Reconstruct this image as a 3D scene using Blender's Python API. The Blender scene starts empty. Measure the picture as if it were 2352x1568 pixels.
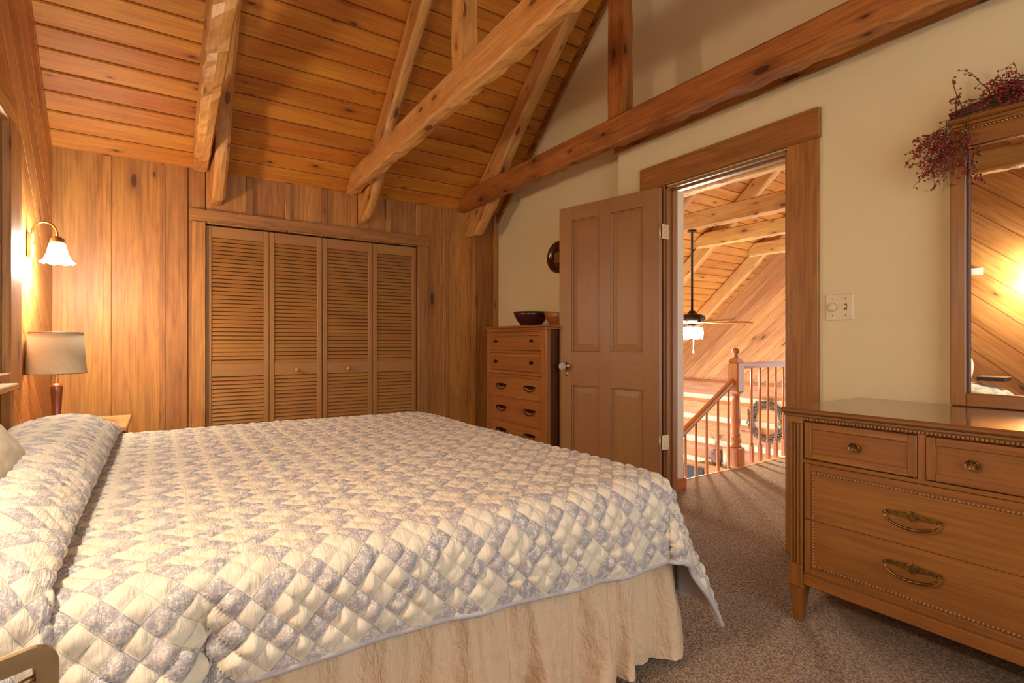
import bpy, bmesh, math, random
import numpy as np
from mathutils import Matrix, Vector, noise as mnoise
random.seed(7)
R = random.Random(11)
SC = bpy.context.scene
COL = SC.collection
PI = math.pi

# ------------------------------------------------------------------ colour / materials
def lin(c):
    c = c / 255.0
    return c / 12.92 if c <= 0.04045 else ((c + 0.055) / 1.055) ** 2.4
def rgb(r, g, b): return (lin(r), lin(g), lin(b), 1.0)

class NT:
    def __init__(s, name):
        s.m = bpy.data.materials.new(name); s.m.use_nodes = True
        s.t = s.m.node_tree; s.b = s.t.nodes['Principled BSDF']
    def n(s, typ, **kw):
        nd = s.t.nodes.new(typ)
        for k, v in kw.items():
            if k == 'op': nd.operation = v
            elif k.startswith('i_'): nd.inputs[int(k[2:])].default_value = v
            else: setattr(nd, k, v)
        return nd
    def l(s, a, b): s.t.links.new(a, b)
    def math(s, op, a, b=None, c=None, clamp=False):
        nd = s.t.nodes.new('ShaderNodeMath'); nd.operation = op; nd.use_clamp = clamp
        for i, x in enumerate((a, b, c)):
            if x is None: continue
            if isinstance(x, (int, float)): nd.inputs[i].default_value = x
            else: s.l(x, nd.inputs[i])
        return nd.outputs[0]
    def mix(s, f, a, b):
        nd = s.t.nodes.new('ShaderNodeMix'); nd.data_type = 'RGBA'
        for i, x in ((0, f), (6, a), (7, b)):
            if isinstance(x, (int, float)): nd.inputs[i].default_value = x
            elif isinstance(x, tuple): nd.inputs[i].default_value = x
            else: s.l(x, nd.inputs[i])
        return nd.outputs[2]
    def ramp(s, f, lo, hi):
        nd = s.t.nodes.new('ShaderNodeMapRange'); nd.inputs[1].default_value = lo; nd.inputs[2].default_value = hi
        nd.interpolation_type = 'SMOOTHSTEP'
        s.l(f, nd.inputs[0]); return nd.outputs[0]
    def attr(s, name):
        nd = s.t.nodes.new('ShaderNodeAttribute'); nd.attribute_name = name; return nd
    def mapping(s, v, sc):
        nd = s.t.nodes.new('ShaderNodeMapping'); s.l(v, nd.inputs[0]); nd.inputs[3].default_value = sc; return nd.outputs[0]
    def noise(s, v, scale=1, detail=3, rough=.5, dist=0):
        nd = s.t.nodes.new('ShaderNodeTexNoise'); s.l(v, nd.inputs['Vector'])
        nd.inputs['Scale'].default_value = scale; nd.inputs['Detail'].default_value = detail
        nd.inputs['Roughness'].default_value = rough; nd.inputs['Distortion'].default_value = dist
        return nd.outputs[0]
    def bump(s, h, strength=.3, dist=.005):
        nd = s.t.nodes.new('ShaderNodeBump'); nd.inputs['Strength'].default_value = strength
        nd.inputs['Distance'].default_value = dist; s.l(h, nd.inputs['Height']); s.l(nd.outputs[0], s.b.inputs['Normal'])

def wood(name, base, dark, light=None, rough=.45, knots=0.0, ring=.5, streak=.5, var=.25, bump=.25, kscale=(1.6, 4.2), coat=0.0, spec=.5, ks=1.0):
    N = NT(name); light = light or base
    gc = N.attr('gc').outputs['Vector']; rv = N.attr('rv').outputs['Fac']
    warp = N.noise(N.mapping(gc, (1.1, 7, 7)), 1, 2)
    rings = N.math('SINE', N.math('MULTIPLY', warp, 46.0))
    rings = N.math('MULTIPLY_ADD', rings, .5, .5)
    fine = N.noise(N.mapping(gc, (2.2, 85, 85)), 1, 4, .65)
    broad = N.noise(N.mapping(gc, (.9, 9, 9)), 1, 3)
    f = N.math('MULTIPLY', N.ramp(fine, .38, .66), streak)
    f = N.math('MULTIPLY_ADD', N.math('MULTIPLY', rings, rings), ring * .55, f)
    col = N.mix(N.ramp(broad, .35, .68), light, base)
    col = N.mix(N.math('MINIMUM', f, 1.0), col, dark)
    # per board tone
    v = N.math('MULTIPLY_ADD', rv, var * 2, 1 - var)
    hs = N.n('ShaderNodeHueSaturation'); N.l(col, hs.inputs['Color']); N.l(v, hs.inputs['Value'])
    N.l(N.math('MULTIPLY_ADD', rv, .010, .499), hs.inputs['Hue'])
    col = hs.outputs[0]
    h = fine
    if knots > 0:
        uv = N.n('ShaderNodeUVMap').outputs[0]
        m = N.mapping(uv, (kscale[0], kscale[1], 1))
        vo = N.n('ShaderNodeTexVoronoi'); vo.voronoi_dimensions = '2D'; N.l(m, vo.inputs['Vector']); vo.inputs['Scale'].default_value = 1
        d = vo.outputs['Distance']
        sep = N.n('ShaderNodeSeparateColor'); N.l(vo.outputs['Color'], sep.inputs[0])
        on = N.math('LESS_THAN', sep.outputs[0], knots)
        size = N.math('MULTIPLY_ADD', sep.outputs[1], .07 * ks, .025 * ks)
        q = N.math('DIVIDE', d, size)
        core = N.math('MULTIPLY', N.math('SUBTRACT', 1.0, N.ramp(q, .55, 1.0)), on)
        halo = N.math('MULTIPLY', N.math('SUBTRACT', 1.0, N.ramp(q, .8, 3.2)), on)
        col = N.mix(N.math('MULTIPLY', halo, .45), col, dark)
        kd = (dark[0] * .45, dark[1] * .38, dark[2] * .4, 1)
        col = N.mix(N.math('MULTIPLY', core, .9), col, kd)
    N.l(col, N.b.inputs['Base Color'])
    N.b.inputs['Roughness'].default_value = rough
    N.b.inputs['Specular IOR Level'].default_value = spec
    if coat: N.b.inputs['Coat Weight'].default_value = coat; N.b.inputs['Coat Roughness'].default_value = .12
    N.bump(h, bump, .003)
    return N.m

def plain(name, c, rough=.5, metal=0.0, nscale=0, namt=.1, bump=0, bscale=200, spec=.5, coat=0, emis=0, ecol=None, trans=0, sheen=0):
    N = NT(name)
    N.b.inputs['Base Color'].default_value = c
    N.b.inputs['Roughness'].default_value = rough; N.b.inputs['Metallic'].default_value = metal
    N.b.inputs['Specular IOR Level'].default_value = spec
    N.b.inputs['Coat Weight'].default_value = coat
    N.b.inputs['Transmission Weight'].default_value = trans
    N.b.inputs['Sheen Weight'].default_value = sheen
    if emis:
        N.b.inputs['Emission Color'].default_value = ecol or c; N.b.inputs['Emission Strength'].default_value = emis
    gc = N.n('ShaderNodeTexCoord').outputs['Object']
    if nscale:
        nz = N.noise(gc, nscale, 4)
        d = (c[0] * (1 - namt * 2), c[1] * (1 - namt * 2), c[2] * (1 - namt * 2), 1)
        N.l(N.mix(N.ramp(nz, .35, .65), d, c), N.b.inputs['Base Color'])
    if bump: N.bump(N.noise(gc, bscale, 3), bump, .002)
    return N.m

M = {}
M['ceil'] = wood('pine_ceiling', rgb(192, 110, 28), rgb(122, 58, 14), rgb(206, 134, 44), .52, .5, .22, .3, .12, .15, (2.6, 7.4))
M['cedar'] = wood('cedar_boards', rgb(170, 108, 50), rgb(114, 64, 28), rgb(190, 128, 60), .5, .5, .4, .4, .2, .35, (1.1, 3.4))
M['diag'] = wood('diagonal_boards', rgb(186, 118, 62), rgb(120, 66, 32), rgb(204, 140, 80), .42, .2, .35, .4, .15, .3, (1.3, 4.5))
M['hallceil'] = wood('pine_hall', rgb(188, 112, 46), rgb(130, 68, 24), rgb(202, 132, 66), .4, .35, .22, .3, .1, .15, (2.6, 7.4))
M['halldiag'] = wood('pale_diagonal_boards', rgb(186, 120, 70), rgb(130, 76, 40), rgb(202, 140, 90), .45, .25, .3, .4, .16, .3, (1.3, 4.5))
M['beam'] = wood('hewn_timber', rgb(198, 138, 72), rgb(150, 92, 42), rgb(214, 160, 94), .5, .75, .35, .35, .05, .5, (2.6, 6.5), ks=1.6)
M['beamshade'] = wood('hewn_timber_shaded', rgb(166, 98, 44), rgb(92, 46, 20), rgb(182, 114, 56), .5, .7, .35, .45, .05, .5, (2.6, 6.5), ks=1.6)  # redder, darker copy of the beam timber; shade put into its colour
M['closet'] = wood('closet_door_wood', rgb(166, 112, 54), rgb(148, 96, 44), None, .5, 0, .1, .3, .05, .1)
M['casing'] = wood('casing_wood', rgb(156, 99, 46), rgb(108, 62, 26), rgb(170, 112, 54), .45, .12, .4, .4, .08, .25, (1.2, 5))
M['door'] = wood('door_wood', rgb(156, 110, 66), rgb(136, 92, 50), None, .42, 0, .12, .3, .04, .12)
M['dresser'] = wood('dresser_walnut', rgb(140, 86, 36), rgb(98, 56, 22), rgb(152, 96, 40), .34, 0, .22, .4, .05, .06, coat=.25)
M['bead'] = plain('bead_wood', rgb(150, 102, 54), .3, nscale=40, namt=.08, coat=.3)
M['dtop'] = wood('dresser_top_walnut', rgb(128, 82, 40), rgb(98, 58, 26), rgb(136, 90, 44), .16, 0, .2, .35, .03, .03, coat=.6)
M['chest'] = wood('chest_maple', rgb(156, 96, 46), rgb(122, 70, 30), rgb(168, 106, 52), .36, 0, .25, .4, .05, .06, coat=.2)
M['chestdark'] = wood('chest_dark', rgb(86, 44, 20), rgb(56, 26, 12), None, .4, 0, .2, .4, .05, .06)
M['groove'] = plain('dark_groove', rgb(58, 30, 14), .7, nscale=12)
M['dark'] = plain('dark_void', rgb(26, 14, 8), .9, nscale=5)
M['oak'] = wood('oak_railing', rgb(186, 102, 44), rgb(142, 70, 28), rgb(198, 118, 58), .3, 0, .25, .35, .05, .06, coat=.3)
M['shelf'] = wood('light_shelf', rgb(206, 150, 92), rgb(160, 100, 54), None, .4, 0, .3, .3, .05, .1)
M['log'] = wood('log_wall', rgb(208, 142, 88), rgb(160, 92, 48), rgb(222, 164, 112), .55, .2, .4, .4, .12, .3, (1.0, 4))
M['cream'] = plain('cream_plaster', rgb(228, 216, 170), .85, nscale=1.2, namt=.012, bump=.12, bscale=90, spec=.2)
M['chink'] = plain('chinking', rgb(226, 206, 172), .9, nscale=20, namt=.04, bump=.3, bscale=60)
M['white'] = plain('white_paint', rgb(232, 226, 210), .6, nscale=8, namt=.01)
M['ivory'] = plain('ivory_plate', rgb(226, 212, 172), .35, nscale=8, namt=.01)
M['brass'] = plain('brass', rgb(196, 160, 92), .28, 1.0, nscale=40, namt=.05)
M['hinge'] = plain('hinge_brass', rgb(222, 206, 166), .45, .6, nscale=40, namt=.05)
M['abrass'] = plain('antique_brass', rgb(150, 116, 64), .36, 1.0, nscale=60, namt=.2)
M['oldbrass'] = plain('worn_brass', rgb(194, 164, 120), .45, 1.0, nscale=14, namt=.15)
M['bronze'] = plain('dark_bronze', rgb(58, 46, 36), .4, .7, nscale=40, namt=.1)
M['iron'] = plain('dark_pull', rgb(52, 38, 26), .4, .8, nscale=60, namt=.2)
M['crystal'] = plain('crystal', rgb(240, 240, 236), .05, 0, nscale=8, namt=.01, trans=.55, coat=.5)
M['shade'] = plain('linen_shade', rgb(218, 200, 164), .9, nscale=120, namt=.04, bump=.15, bscale=300, spec=.1)
M['lampwood'] = wood('lamp_wood', rgb(126, 62, 34), rgb(90, 40, 22), None, .25, 0, .2, .3, .03, .04, coat=.4)
M['lampglow'] = plain('lit_glass_shade', rgb(255, 244, 225), .3, nscale=30, namt=.01, emis=125, ecol=(1, .92, .78, 1))
M['fanglow'] = plain('lit_fan_globe', rgb(255, 246, 230), .3, nscale=30, namt=.01, emis=100, ecol=(1, .92, .80, 1))
def linen():
    N = NT('linen_skirt'); uv = N.n('ShaderNodeUVMap').outputs[0]
    a = N.noise(N.mapping(uv, (26, 7, 1)), 1, 4, .6, 1.6); b = N.noise(N.mapping(uv, (60, 34, 1)), 1, 3, .6, 1.0)
    th_ = N.noise(N.mapping(uv, (90, 900, 1)), 1, 2)
    N.l(N.mix(th_, rgb(212, 184, 148), rgb(224, 198, 164)), N.b.inputs['Base Color'])
    N.b.inputs['Roughness'].default_value = .9; N.b.inputs['Specular IOR Level'].default_value = .1
    N.bump(N.math('MULTIPLY_ADD', b, .35, N.math('MULTIPLY_ADD', th_, .03, a)), .5, .03)
    return N.m
M['skirt'] = linen()
M['lining'] = plain('grey_lining', rgb(168, 166, 170), .85, nscale=60, namt=.03, bump=.15, bscale=300, spec=.1)
M['binding'] = plain('grey_binding', rgb(186, 181, 178), .8, nscale=60, namt=.03, spec=.1)
M['burg'] = plain('burgundy_glaze', rgb(62, 26, 30), .3, nscale=6, namt=.04, coat=.3)
M['bowlwood'] = wood('bowl_wood', rgb(176, 112, 58), rgb(124, 68, 30), None, .4, 0, .5, .4, .03, .1)
M['plaque'] = plain('plaque_brown', rgb(82, 28, 14), .25, nscale=50, namt=.2, bump=.6, bscale=60, coat=.5)
M['plaquein'] = plain('plaque_dark', rgb(54, 26, 14), .2, nscale=9, namt=.2, coat=.5)
M['tan'] = plain('tan_panel', rgb(132, 92, 54), .4, nscale=9, namt=.1)
M['mirror'] = plain('mirror_glass', rgb(236, 236, 228), .015, 1.0, nscale=1, namt=.002)
M['gold'] = plain('gold_bead', rgb(176, 136, 66), .35, .8, nscale=60, namt=.15)
M['twig'] = plain('brown_twig', rgb(96, 64, 38), .8, nscale=60, namt=.1)
M['berry'] = plain('red_berry', rgb(150, 22, 18), .35, nscale=60, namt=.15)
M['wreath'] = plain('grey_vine', rgb(120, 98, 80), .85, nscale=40, namt=.25)
M['vase'] = plain('vase_glaze', rgb(120, 72, 62), .4, nscale=14, namt=.15)
M['candle'] = plain('candle_wax', rgb(226, 196, 150), .5, nscale=14, namt=.03)
M['black'] = plain('black_gloss', rgb(26, 26, 32), .2, nscale=4, namt=.1)
M['blind'] = plain('green_blind', rgb(150, 148, 92), .5, nscale=20, namt=.04)
M['book'] = plain('book_tan', rgb(150, 116, 84), .6, nscale=20, namt=.05)
M['pillow'] = plain('pillow_cream', rgb(214, 202, 176), .9, nscale=18, namt=.06, bump=.4, bscale=40, spec=.1)

def carpet():
    N = NT('carpet')
    co = N.n('ShaderNodeTexCoord').outputs['Object']
    mp = N.n('ShaderNodeMapping'); N.l(co, mp.inputs[0]); mp.inputs[2].default_value = (0, 0, .4); mp.inputs[3].default_value = (1, .55, 1)
    v = N.n('ShaderNodeTexVoronoi'); N.l(mp.outputs[0], v.inputs['Vector']); v.inputs['Scale'].default_value = 185
    n2 = N.noise(co, 150, 3, .7); n3 = N.noise(co, 4, 3)
    h = N.math('MULTIPLY_ADD', v.outputs['Distance'], .9, N.math('MULTIPLY', n2, .28))
    c = N.mix(N.ramp(h, .2, .85), rgb(200, 170, 132), rgb(108, 82, 58))
    c = N.mix(N.math('MULTIPLY', N.ramp(n3, .35, .65), .15), c, rgb(130, 104, 84))
    N.l(c, N.b.inputs['Base Color']); N.b.inputs['Roughness'].default_value = .95; N.b.inputs['Specular IOR Level'].default_value = .1
    N.b.inputs['Sheen Weight'].default_value = .2
    inv = N.math('SUBTRACT', 1.0, h); N.bump(inv, .9, .008)
    return N.m
M['carpet'] = carpet()

QD = .043   # diamond size of the quilting
def quiltmat():
    N = NT('quilt_patchwork')
    uv = N.n('ShaderNodeUVMap').outputs[0]
    s = N.n('ShaderNodeSeparateXYZ'); N.l(uv, s.inputs[0])
    k = 1 / (math.sqrt(2) * QD)
    p = N.math('MULTIPLY', N.math('ADD', s.outputs[0], s.outputs[1]), k)
    q = N.math('MULTIPLY', N.math('SUBTRACT', s.outputs[0], s.outputs[1]), k)
    wob = N.math('MULTIPLY_ADD', N.noise(uv, 14, 2), .03, -.015)
    px = N.math('ADD', p, N.math('MULTIPLY', wob, 9.0)); py = N.math('ADD', q, N.math('MULTIPLY', wob, 9.0))
    ip = N.math('FLOOR', N.math('ADD', px, 60.0)); iq = N.math('FLOOR', N.math('ADD', py, 60.0))
    a = N.math('LESS_THAN', N.math('MODULO', ip, 3.0), .5)
    b = N.math('LESS_THAN', N.math('MODULO', iq, 3.0), .5)
    both = N.math('MULTIPLY', a, b)
    fl = N.math('SUBTRACT', N.math('MAXIMUM', a, b), N.math('MULTIPLY', both, 1.0))
    wn = N.n('ShaderNodeTexWhiteNoise'); wn.noise_dimensions = '2D'
    cv = N.n('ShaderNodeCombineXYZ'); N.l(ip, cv.inputs[0]); N.l(iq, cv.inputs[1]); N.l(cv.outputs[0], wn.inputs['Vector'])
    blobs = N.noise(uv, 230, 3, .6)
    big = N.noise(uv, 55, 2, .5)
    pr = N.math('MULTIPLY', N.ramp(N.math('MULTIPLY_ADD', big, .5, N.math('MULTIPLY', blobs, .6)), .44, .60), 1.0)
    tone = N.mix(wn.outputs[0], rgb(142, 142, 150), rgb(166, 160, 158))
    flor = N.mix(N.math('MULTIPLY', pr, .85), rgb(216, 206, 190), tone)
    cream = N.mix(N.noise(uv, 26, 3), rgb(226, 215, 192), rgb(214, 203, 180))
    c = N.mix(fl, cream, flor)
    # stitch line
    fp = N.math('ABSOLUTE', N.math('SUBTRACT', N.math('FRACT', p), .5)); fq = N.math('ABSOLUTE', N.math('SUBTRACT', N.math('FRACT', N.math('ADD', q, 60.0)), .5))
    st = N.ramp(N.math('MAXIMUM', fp, fq), .478, .497)
    c = N.mix(N.math('MULTIPLY', st, .3), c, rgb(190, 180, 164))
    N.l(c, N.b.inputs['Base Color']); N.b.inputs['Roughness'].default_value = .85; N.b.inputs['Specular IOR Level'].default_value = .15
    N.b.inputs['Sheen Weight'].default_value = .1
    w = N.noise(N.mapping(uv, (75, 16, 1)), 1, 3, .6, .6); N.bump(N.math('SUBTRACT', w, N.math('MULTIPLY', st, .8)), .55, .012)
    return N.m
M['quilt'] = quiltmat()

# ------------------------------------------------------------------ mesh builder (world coordinates)
class MB:
    def __init__(s): s.v = []; s.f = []; s.uv = []; s.gc = []; s.rv = []; s.sm = []; s.mi = []
    def add(s, vs, fs, axis=0, X=None, smooth=False, mi=0, convex=False, center=None, uvs=None, fixed=False):
        """vs in piece-local coordinates; axis = grain axis; X optional matrix to world."""
        b = len(s.v)
        vs = [Vector(v) for v in vs]
        perm = {0: (0, 1, 2), 1: (1, 0, 2), 2: (2, 0, 1)}[axis]
        if fixed: off = (0, 0, 0); r = .5
        else: off = (R.uniform(0, 50), R.uniform(0, 50), R.uniform(0, 50)); r = R.random()
        cen = Vector((0, 0, 0))
        for v in vs: cen += v
        cen /= max(1, len(vs))
        if center is not None: cen = Vector(center)
        for v in vs:
            s.gc.append((v[perm[0]] + off[0], v[perm[1]] + off[1], v[perm[2]] + off[2])); s.rv.append(r)
            s.v.append(tuple(X @ v) if X else tuple(v))
        flip = X is not None and X.determinant() < 0
        for f in fs:
            f = list(f)
            n = Vector((0, 0, 0))
            for i in range(len(f)):
                p, q = vs[f[i]], vs[f[(i + 1) % len(f)]]
                n += Vector(((p.y - q.y) * (p.z + q.z), (p.z - q.z) * (p.x + q.x), (p.x - q.x) * (p.y + q.y)))
            if convex:
                fc = Vector((0, 0, 0))
                for i in f: fc += vs[i]
                fc /= len(f)
                if n.dot(fc - cen) < 0: f.reverse()
            if flip: f.reverse()
            an = [abs(n[perm[i]]) for i in range(3)]
            if an[0] >= an[1] and an[0] >= an[2]: a, c = 1, 2
            elif an[1] >= an[2]: a, c = 0, 2
            else: a, c = 0, 1
            s.f.append([b + i for i in f])
            s.uv.append([(vs[i][perm[a]] + off[0], vs[i][perm[c]] + off[1] + (a == 1) * .37) for i in f])
            s.sm.append(smooth); s.mi.append(mi)
    def box(s, lo, hi, axis=None, bev=0.0, X=None, mi=0):
        lo, hi = [min(a, b) for a, b in zip(lo, hi)], [max(a, b) for a, b in zip(lo, hi)]
        d = [hi[i] - lo[i] for i in range(3)]
        if axis is None: axis = d.index(max(d))
        if bev <= 0:
            vs = [(x, y, z) for x in (lo[0], hi[0]) for y in (lo[1], hi[1]) for z in (lo[2], hi[2])]
            fs = [(0, 1, 3, 2), (4, 6, 7, 5), (0, 4, 5, 1), (2, 3, 7, 6), (0, 2, 6, 4), (1, 5, 7, 3)]
            s.add(vs, fs, axis, X, mi=mi, convex=True); return
        bev = min(bev, min(d) * .45)
        vs = []; idx = {}
        for sx in (0, 1):
            for sy in (0, 1):
                for sz in (0, 1):
                    c = [(lo, hi)[k][i] for i, k in enumerate((sx, sy, sz))]
                    sg = [1 if k == 0 else -1 for k in (sx, sy, sz)]
                    for a in range(3):   # vertex lying on the face of axis a
                        p = list(c)
                        for o in range(3):
                            if o != a: p[o] += sg[o] * bev
                        idx[(sx, sy, sz, a)] = len(vs); vs.append(tuple(p))
        fs = []
        C = [(0, 0), (1, 0), (1, 1), (0, 1)]
        for a in range(3):
            o = [i for i in range(3) if i != a]
            for k in (0, 1):
                f = []
                for u, w in C:
                    t = [0, 0, 0]; t[a] = k; t[o[0]] = u; t[o[1]] = w
                    f.append(idx[(t[0], t[1], t[2], a)])
                fs.append(f)
        for a in range(3):   # edges along axis a
            o = [i for i in range(3) if i != a]
            for u in (0, 1):
                for w in (0, 1):
                    t0 = [0, 0, 0]; t0[a] = 0; t0[o[0]] = u; t0[o[1]] = w
                    t1 = list(t0); t1[a] = 1
                    fs.append([idx[(*t0, o[0])], idx[(*t1, o[0])], idx[(*t1, o[1])], idx[(*t0, o[1])]])
        for sx in (0, 1):
            for sy in (0, 1):
                for sz in (0, 1): fs.append([idx[(sx, sy, sz, a)] for a in range(3)])
        s.add(vs, fs, axis, X, mi=mi, convex=True)
    def loops(s, rings, axis=0, X=None, smooth=False, cap=True, mi=0, closed=True):
        """stack of cross-section rings (each list of points)."""
        n = len(rings[0]); vs = [p for r in rings for p in r]; fs = []
        for i in range(len(rings) - 1):
            for j in range(n if closed else n - 1):
                a, b = i * n + j, i * n + (j + 1) % n
                fs.append((a, b, b + n, a + n))
        if cap:
            fs.append(tuple(range(n - 1, -1, -1))); fs.append(tuple(range((len(rings) - 1) * n, len(rings) * n)))
        s.add(vs, fs, axis, X, smooth, mi)
    def lathe(s, prof, seg=24, X=None, smooth=True, mi=0, axis=2, cap=True):
        rings = [[(r * math.cos(2 * PI * k / seg), r * math.sin(2 * PI * k / seg), z) for k in range(seg)] for r, z in prof]
        s.loops(rings, axis, X, smooth, cap, mi)
    def tube(s, pts, rad, seg=8, smooth=True, mi=0, cap=True):
        pts = [Vector(p) for p in pts]
        if not hasattr(rad, '__len__'): rad = [rad] * len(pts)
        rings = []; up = None
        for i, p in enumerate(pts):
            t = (pts[min(i + 1, len(pts) - 1)] - pts[max(i - 1, 0)]).normalized()
            if up is None:
                up = Vector((0, 0, 1)) if abs(t.z) < .9 else Vector((1, 0, 0))
            u = t.cross(up)
            if u.length < 1e-5: u = t.cross(Vector((1, 0.3, 0)))
            u.normalize(); w = u.cross(t).normalized(); up = w
            rings.append([tuple(p + rad[i] * (math.cos(2 * PI * k / seg) * u + math.sin(2 * PI * k / seg) * w)) for k in range(seg)])
        s.loops(rings, 0, None, smooth, cap, mi)
    def ball(s, c, r, seg=10, rings=6, sc=(1, 1, 1), X=None, mi=0):
        prof = [(max(1e-4, math.sin(PI * i / rings)) * r, -math.cos(PI * i / rings) * r) for i in range(rings + 1)]
        T = Matrix.Translation(c) @ Matrix.Diagonal((*sc, 1))
        s.lathe(prof, seg, (X @ T) if X else T, True, mi)
    def prism(s, poly, x0, x1, plane='yz', axis=1, X=None, mi=0):
        """convex polygon in plane extruded between x0..x1 on the remaining axis"""
        def P(a, b, t): return {'yz': (t, a, b), 'xz': (a, t, b), 'xy': (a, b, t)}[plane]
        n = len(poly)
        vs = [P(a, b, x0) for a, b in poly] + [P(a, b, x1) for a, b in poly]
        fs = [tuple(range(n)), tuple(range(n, 2 * n))] + [(i, (i + 1) % n, n + (i + 1) % n, n + i) for i in range(n)]
        s.add(vs, fs, axis, X, mi=mi, convex=True)

def obj(name, mb, mat, parent=None, kind=None, label=None, cat=None, group=None):
    me = bpy.data.meshes.new(name)
    pl = Vector((0, 0, 0)); p = parent
    while p is not None: pl += p.location; p = p.parent
    vs = np.array(mb.v, dtype=np.float64) - np.array(pl)
    if parent is None:
        c = (vs.min(0) + vs.max(0)) / 2; c[2] = vs[:, 2].min(); vs = vs - c
    me.from_pydata(vs.tolist(), [], mb.f)
    u = me.uv_layers.new(name='UVMap')
    u.data.foreach_set('uv', np.array([x for f in mb.uv for x in f], dtype=np.float32).ravel())
    a = me.attributes.new('gc', 'FLOAT_VECTOR', 'POINT'); a.data.foreach_set('vector', np.array(mb.gc, dtype=np.float32).ravel())
    a = me.attributes.new('rv', 'FLOAT', 'POINT'); a.data.foreach_set('value', np.array(mb.rv, dtype=np.float32))
    me.polygons.foreach_set('use_smooth', mb.sm)
    for m in (mat if isinstance(mat, (list, tuple)) else [mat]): me.materials.append(M[m] if isinstance(m, str) else m)
    me.polygons.foreach_set('material_index', mb.mi)
    me.update()
    o = bpy.data.objects.new(name, me); COL.objects.link(o)
    if parent is not None: o.parent = parent
    else: o.location = c
    tag(o, label, cat, group, kind)
    return o
def tag(o, label=None, cat=None, group=None, kind=None):
    if label: o['label'] = label
    if cat: o['category'] = cat
    if group: o['group'] = group
    if kind: o['kind'] = kind
    return o
def thing(name, label, cat, loc, group=None, kind=None):
    o = bpy.data.objects.new(name, None); COL.objects.link(o); o.location = loc; o.empty_display_size = .1
    return tag(o, label, cat, group, kind)
def bx(name, lo, hi, mat, parent=None, axis=None, bev=.003, **kw):
    m = MB(); m.box(lo, hi, axis, bev); return obj(name, m, mat, parent, **kw)
def T(x, y, z): return Matrix.Translation((x, y, z))
def rot(a, ax): return Matrix.Rotation(a, 4, ax)
def copy_tree(o, parent=None):
    c = o.copy(); COL.objects.link(c)
    if parent is not None: c.parent = parent
    for ch in list(o.children): copy_tree(ch, c)
    return c
S = 'structure'

# ------------------------------------------------------------------ room constants
YB, XL, XR, XN = 4.6, -.588, 2.90, 2.77       # closet wall, plank wall, cream wall, thick part with the door
SL = .878; ZK = 2.40; YRIDGE = 2.45
def ceil(y): return ZK + SL * (YB - y)
ZRIDGE = ceil(YRIDGE)
SN = (ZRIDGE - 2.4) / (YRIDGE + 1.35)
def nceil(y): return ZRIDGE - SN * (YRIDGE - y)

# ---- ceiling of pine planks
m = MB()
ang = math.atan(SL); w = .132
def slope_planks(m, x0, x1, y_low, y_high, joints):
    L = (y_low - y_high) / math.cos(ang)
    X = T(0, y_low, ceil(y_low)) @ rot(-ang, 'X') @ rot(PI, 'Z')     # local y runs up the slope
    n = int(L / w) + 1
    for i in range(n):
        cuts = [x0] + sorted(j for j in [R.uniform(x0, x1) for _ in range(joints)] if x0 + .5 < j < x1 - .5) + [x1]
        for a, b in zip(cuts[:-1], cuts[1:]):
            m.box((-b + .001, i * w + .0022, 0), (-a - .001, (i + 1) * w - .0022, .02), 0, .008, X)
    m.box((-x1, 0, .012), (-x0, n * w, .05), 0, 0, X, mi=1)
slope_planks(m, XL - .02, XR + .02, YB, YRIDGE, 0)
nl = math.hypot(YRIDGE + 1.35, ZRIDGE - 2.4); na = math.atan(SN)
Xn = T(0, YRIDGE, ZRIDGE) @ rot(na, 'X')
for i in range(int(nl / .2)):
    m.box((XL, -(i + 1) * .2 + .002, 0), (XR, -i * .2 - .002, .02), 0, .005, Xn)
m.box((XL, -nl, .012), (XR, 0, .05), 0, 0, Xn, mi=1)
obj('ceiling', m, ['ceil', 'groove'], kind=S, label='sloping ceiling of orange pine planks over the bedroom', cat='ceiling')
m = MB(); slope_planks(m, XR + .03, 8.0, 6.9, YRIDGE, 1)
m.prism([(YRIDGE, ZRIDGE), (YRIDGE, ZRIDGE + .05), (-2.3, .2), (-2.3, .15)], XR + .03, 8.0, 'yz', 0)  # unseen near slope, added to keep sky light out of the hall
obj('ceiling_hall', m, ['hallceil', 'groove'], kind=S, label='sloping pine plank ceiling of the hall seen through the doorway, with an added unseen near slope', cat='ceiling')

# ---- closet wall: boards and battens
m = MB()
ed = [-.60, -.298, .021, .18, .592, .875, 1.16, 1.412, 1.725, 2.018, 2.302, 2.61, 2.87, 2.92]
OX0, OX1, OZ = .292, 2.009, 2.006
for a, b in zip(ed[:-1], ed[1:]):
    segs = []
    for p, q in ((a, min(b, OX0)), (max(a, OX0), min(b, OX1)), (max(a, OX1), b)):
        if q - p > .004: segs.append((p, q, OZ if p >= OX0 - 1e-6 and q <= OX1 + 1e-6 else 0))
    for p, q, z0 in segs: m.box((p + .0022, YB, z0), (q - .0022, YB + .03, ZK + .04), 2, .003)
for a, b, t in ((-.323, -.275, .01), (.003, .037, .006), (.567, .617, .024), (.851, .898, .024), (1.136, 1.183, .024), (1.385, 1.438, .024), (1.70, 1.75, .024), (1.99, 2.045, .024), (2.275, 2.33, .02), (2.585, 2.635, .02), (2.845, 2.895, .02)):
    z0 = 2.10 if b > .2 and a < 2.12 else 0
    m.box((a, YB - t, z0), (b, YB, ZK - .0), 2, .004)
m.box((-.6, YB + .02, 0), (OX0, YB + .06, 2.5), 2, 0, mi=1); m.box((OX1, YB + .02, 0), (2.95, YB + .06, 2.5), 2, 0, mi=1); m.box((OX0, YB + .02, OZ), (OX1, YB + .06, 2.5), 2, 0, mi=1)
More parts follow.
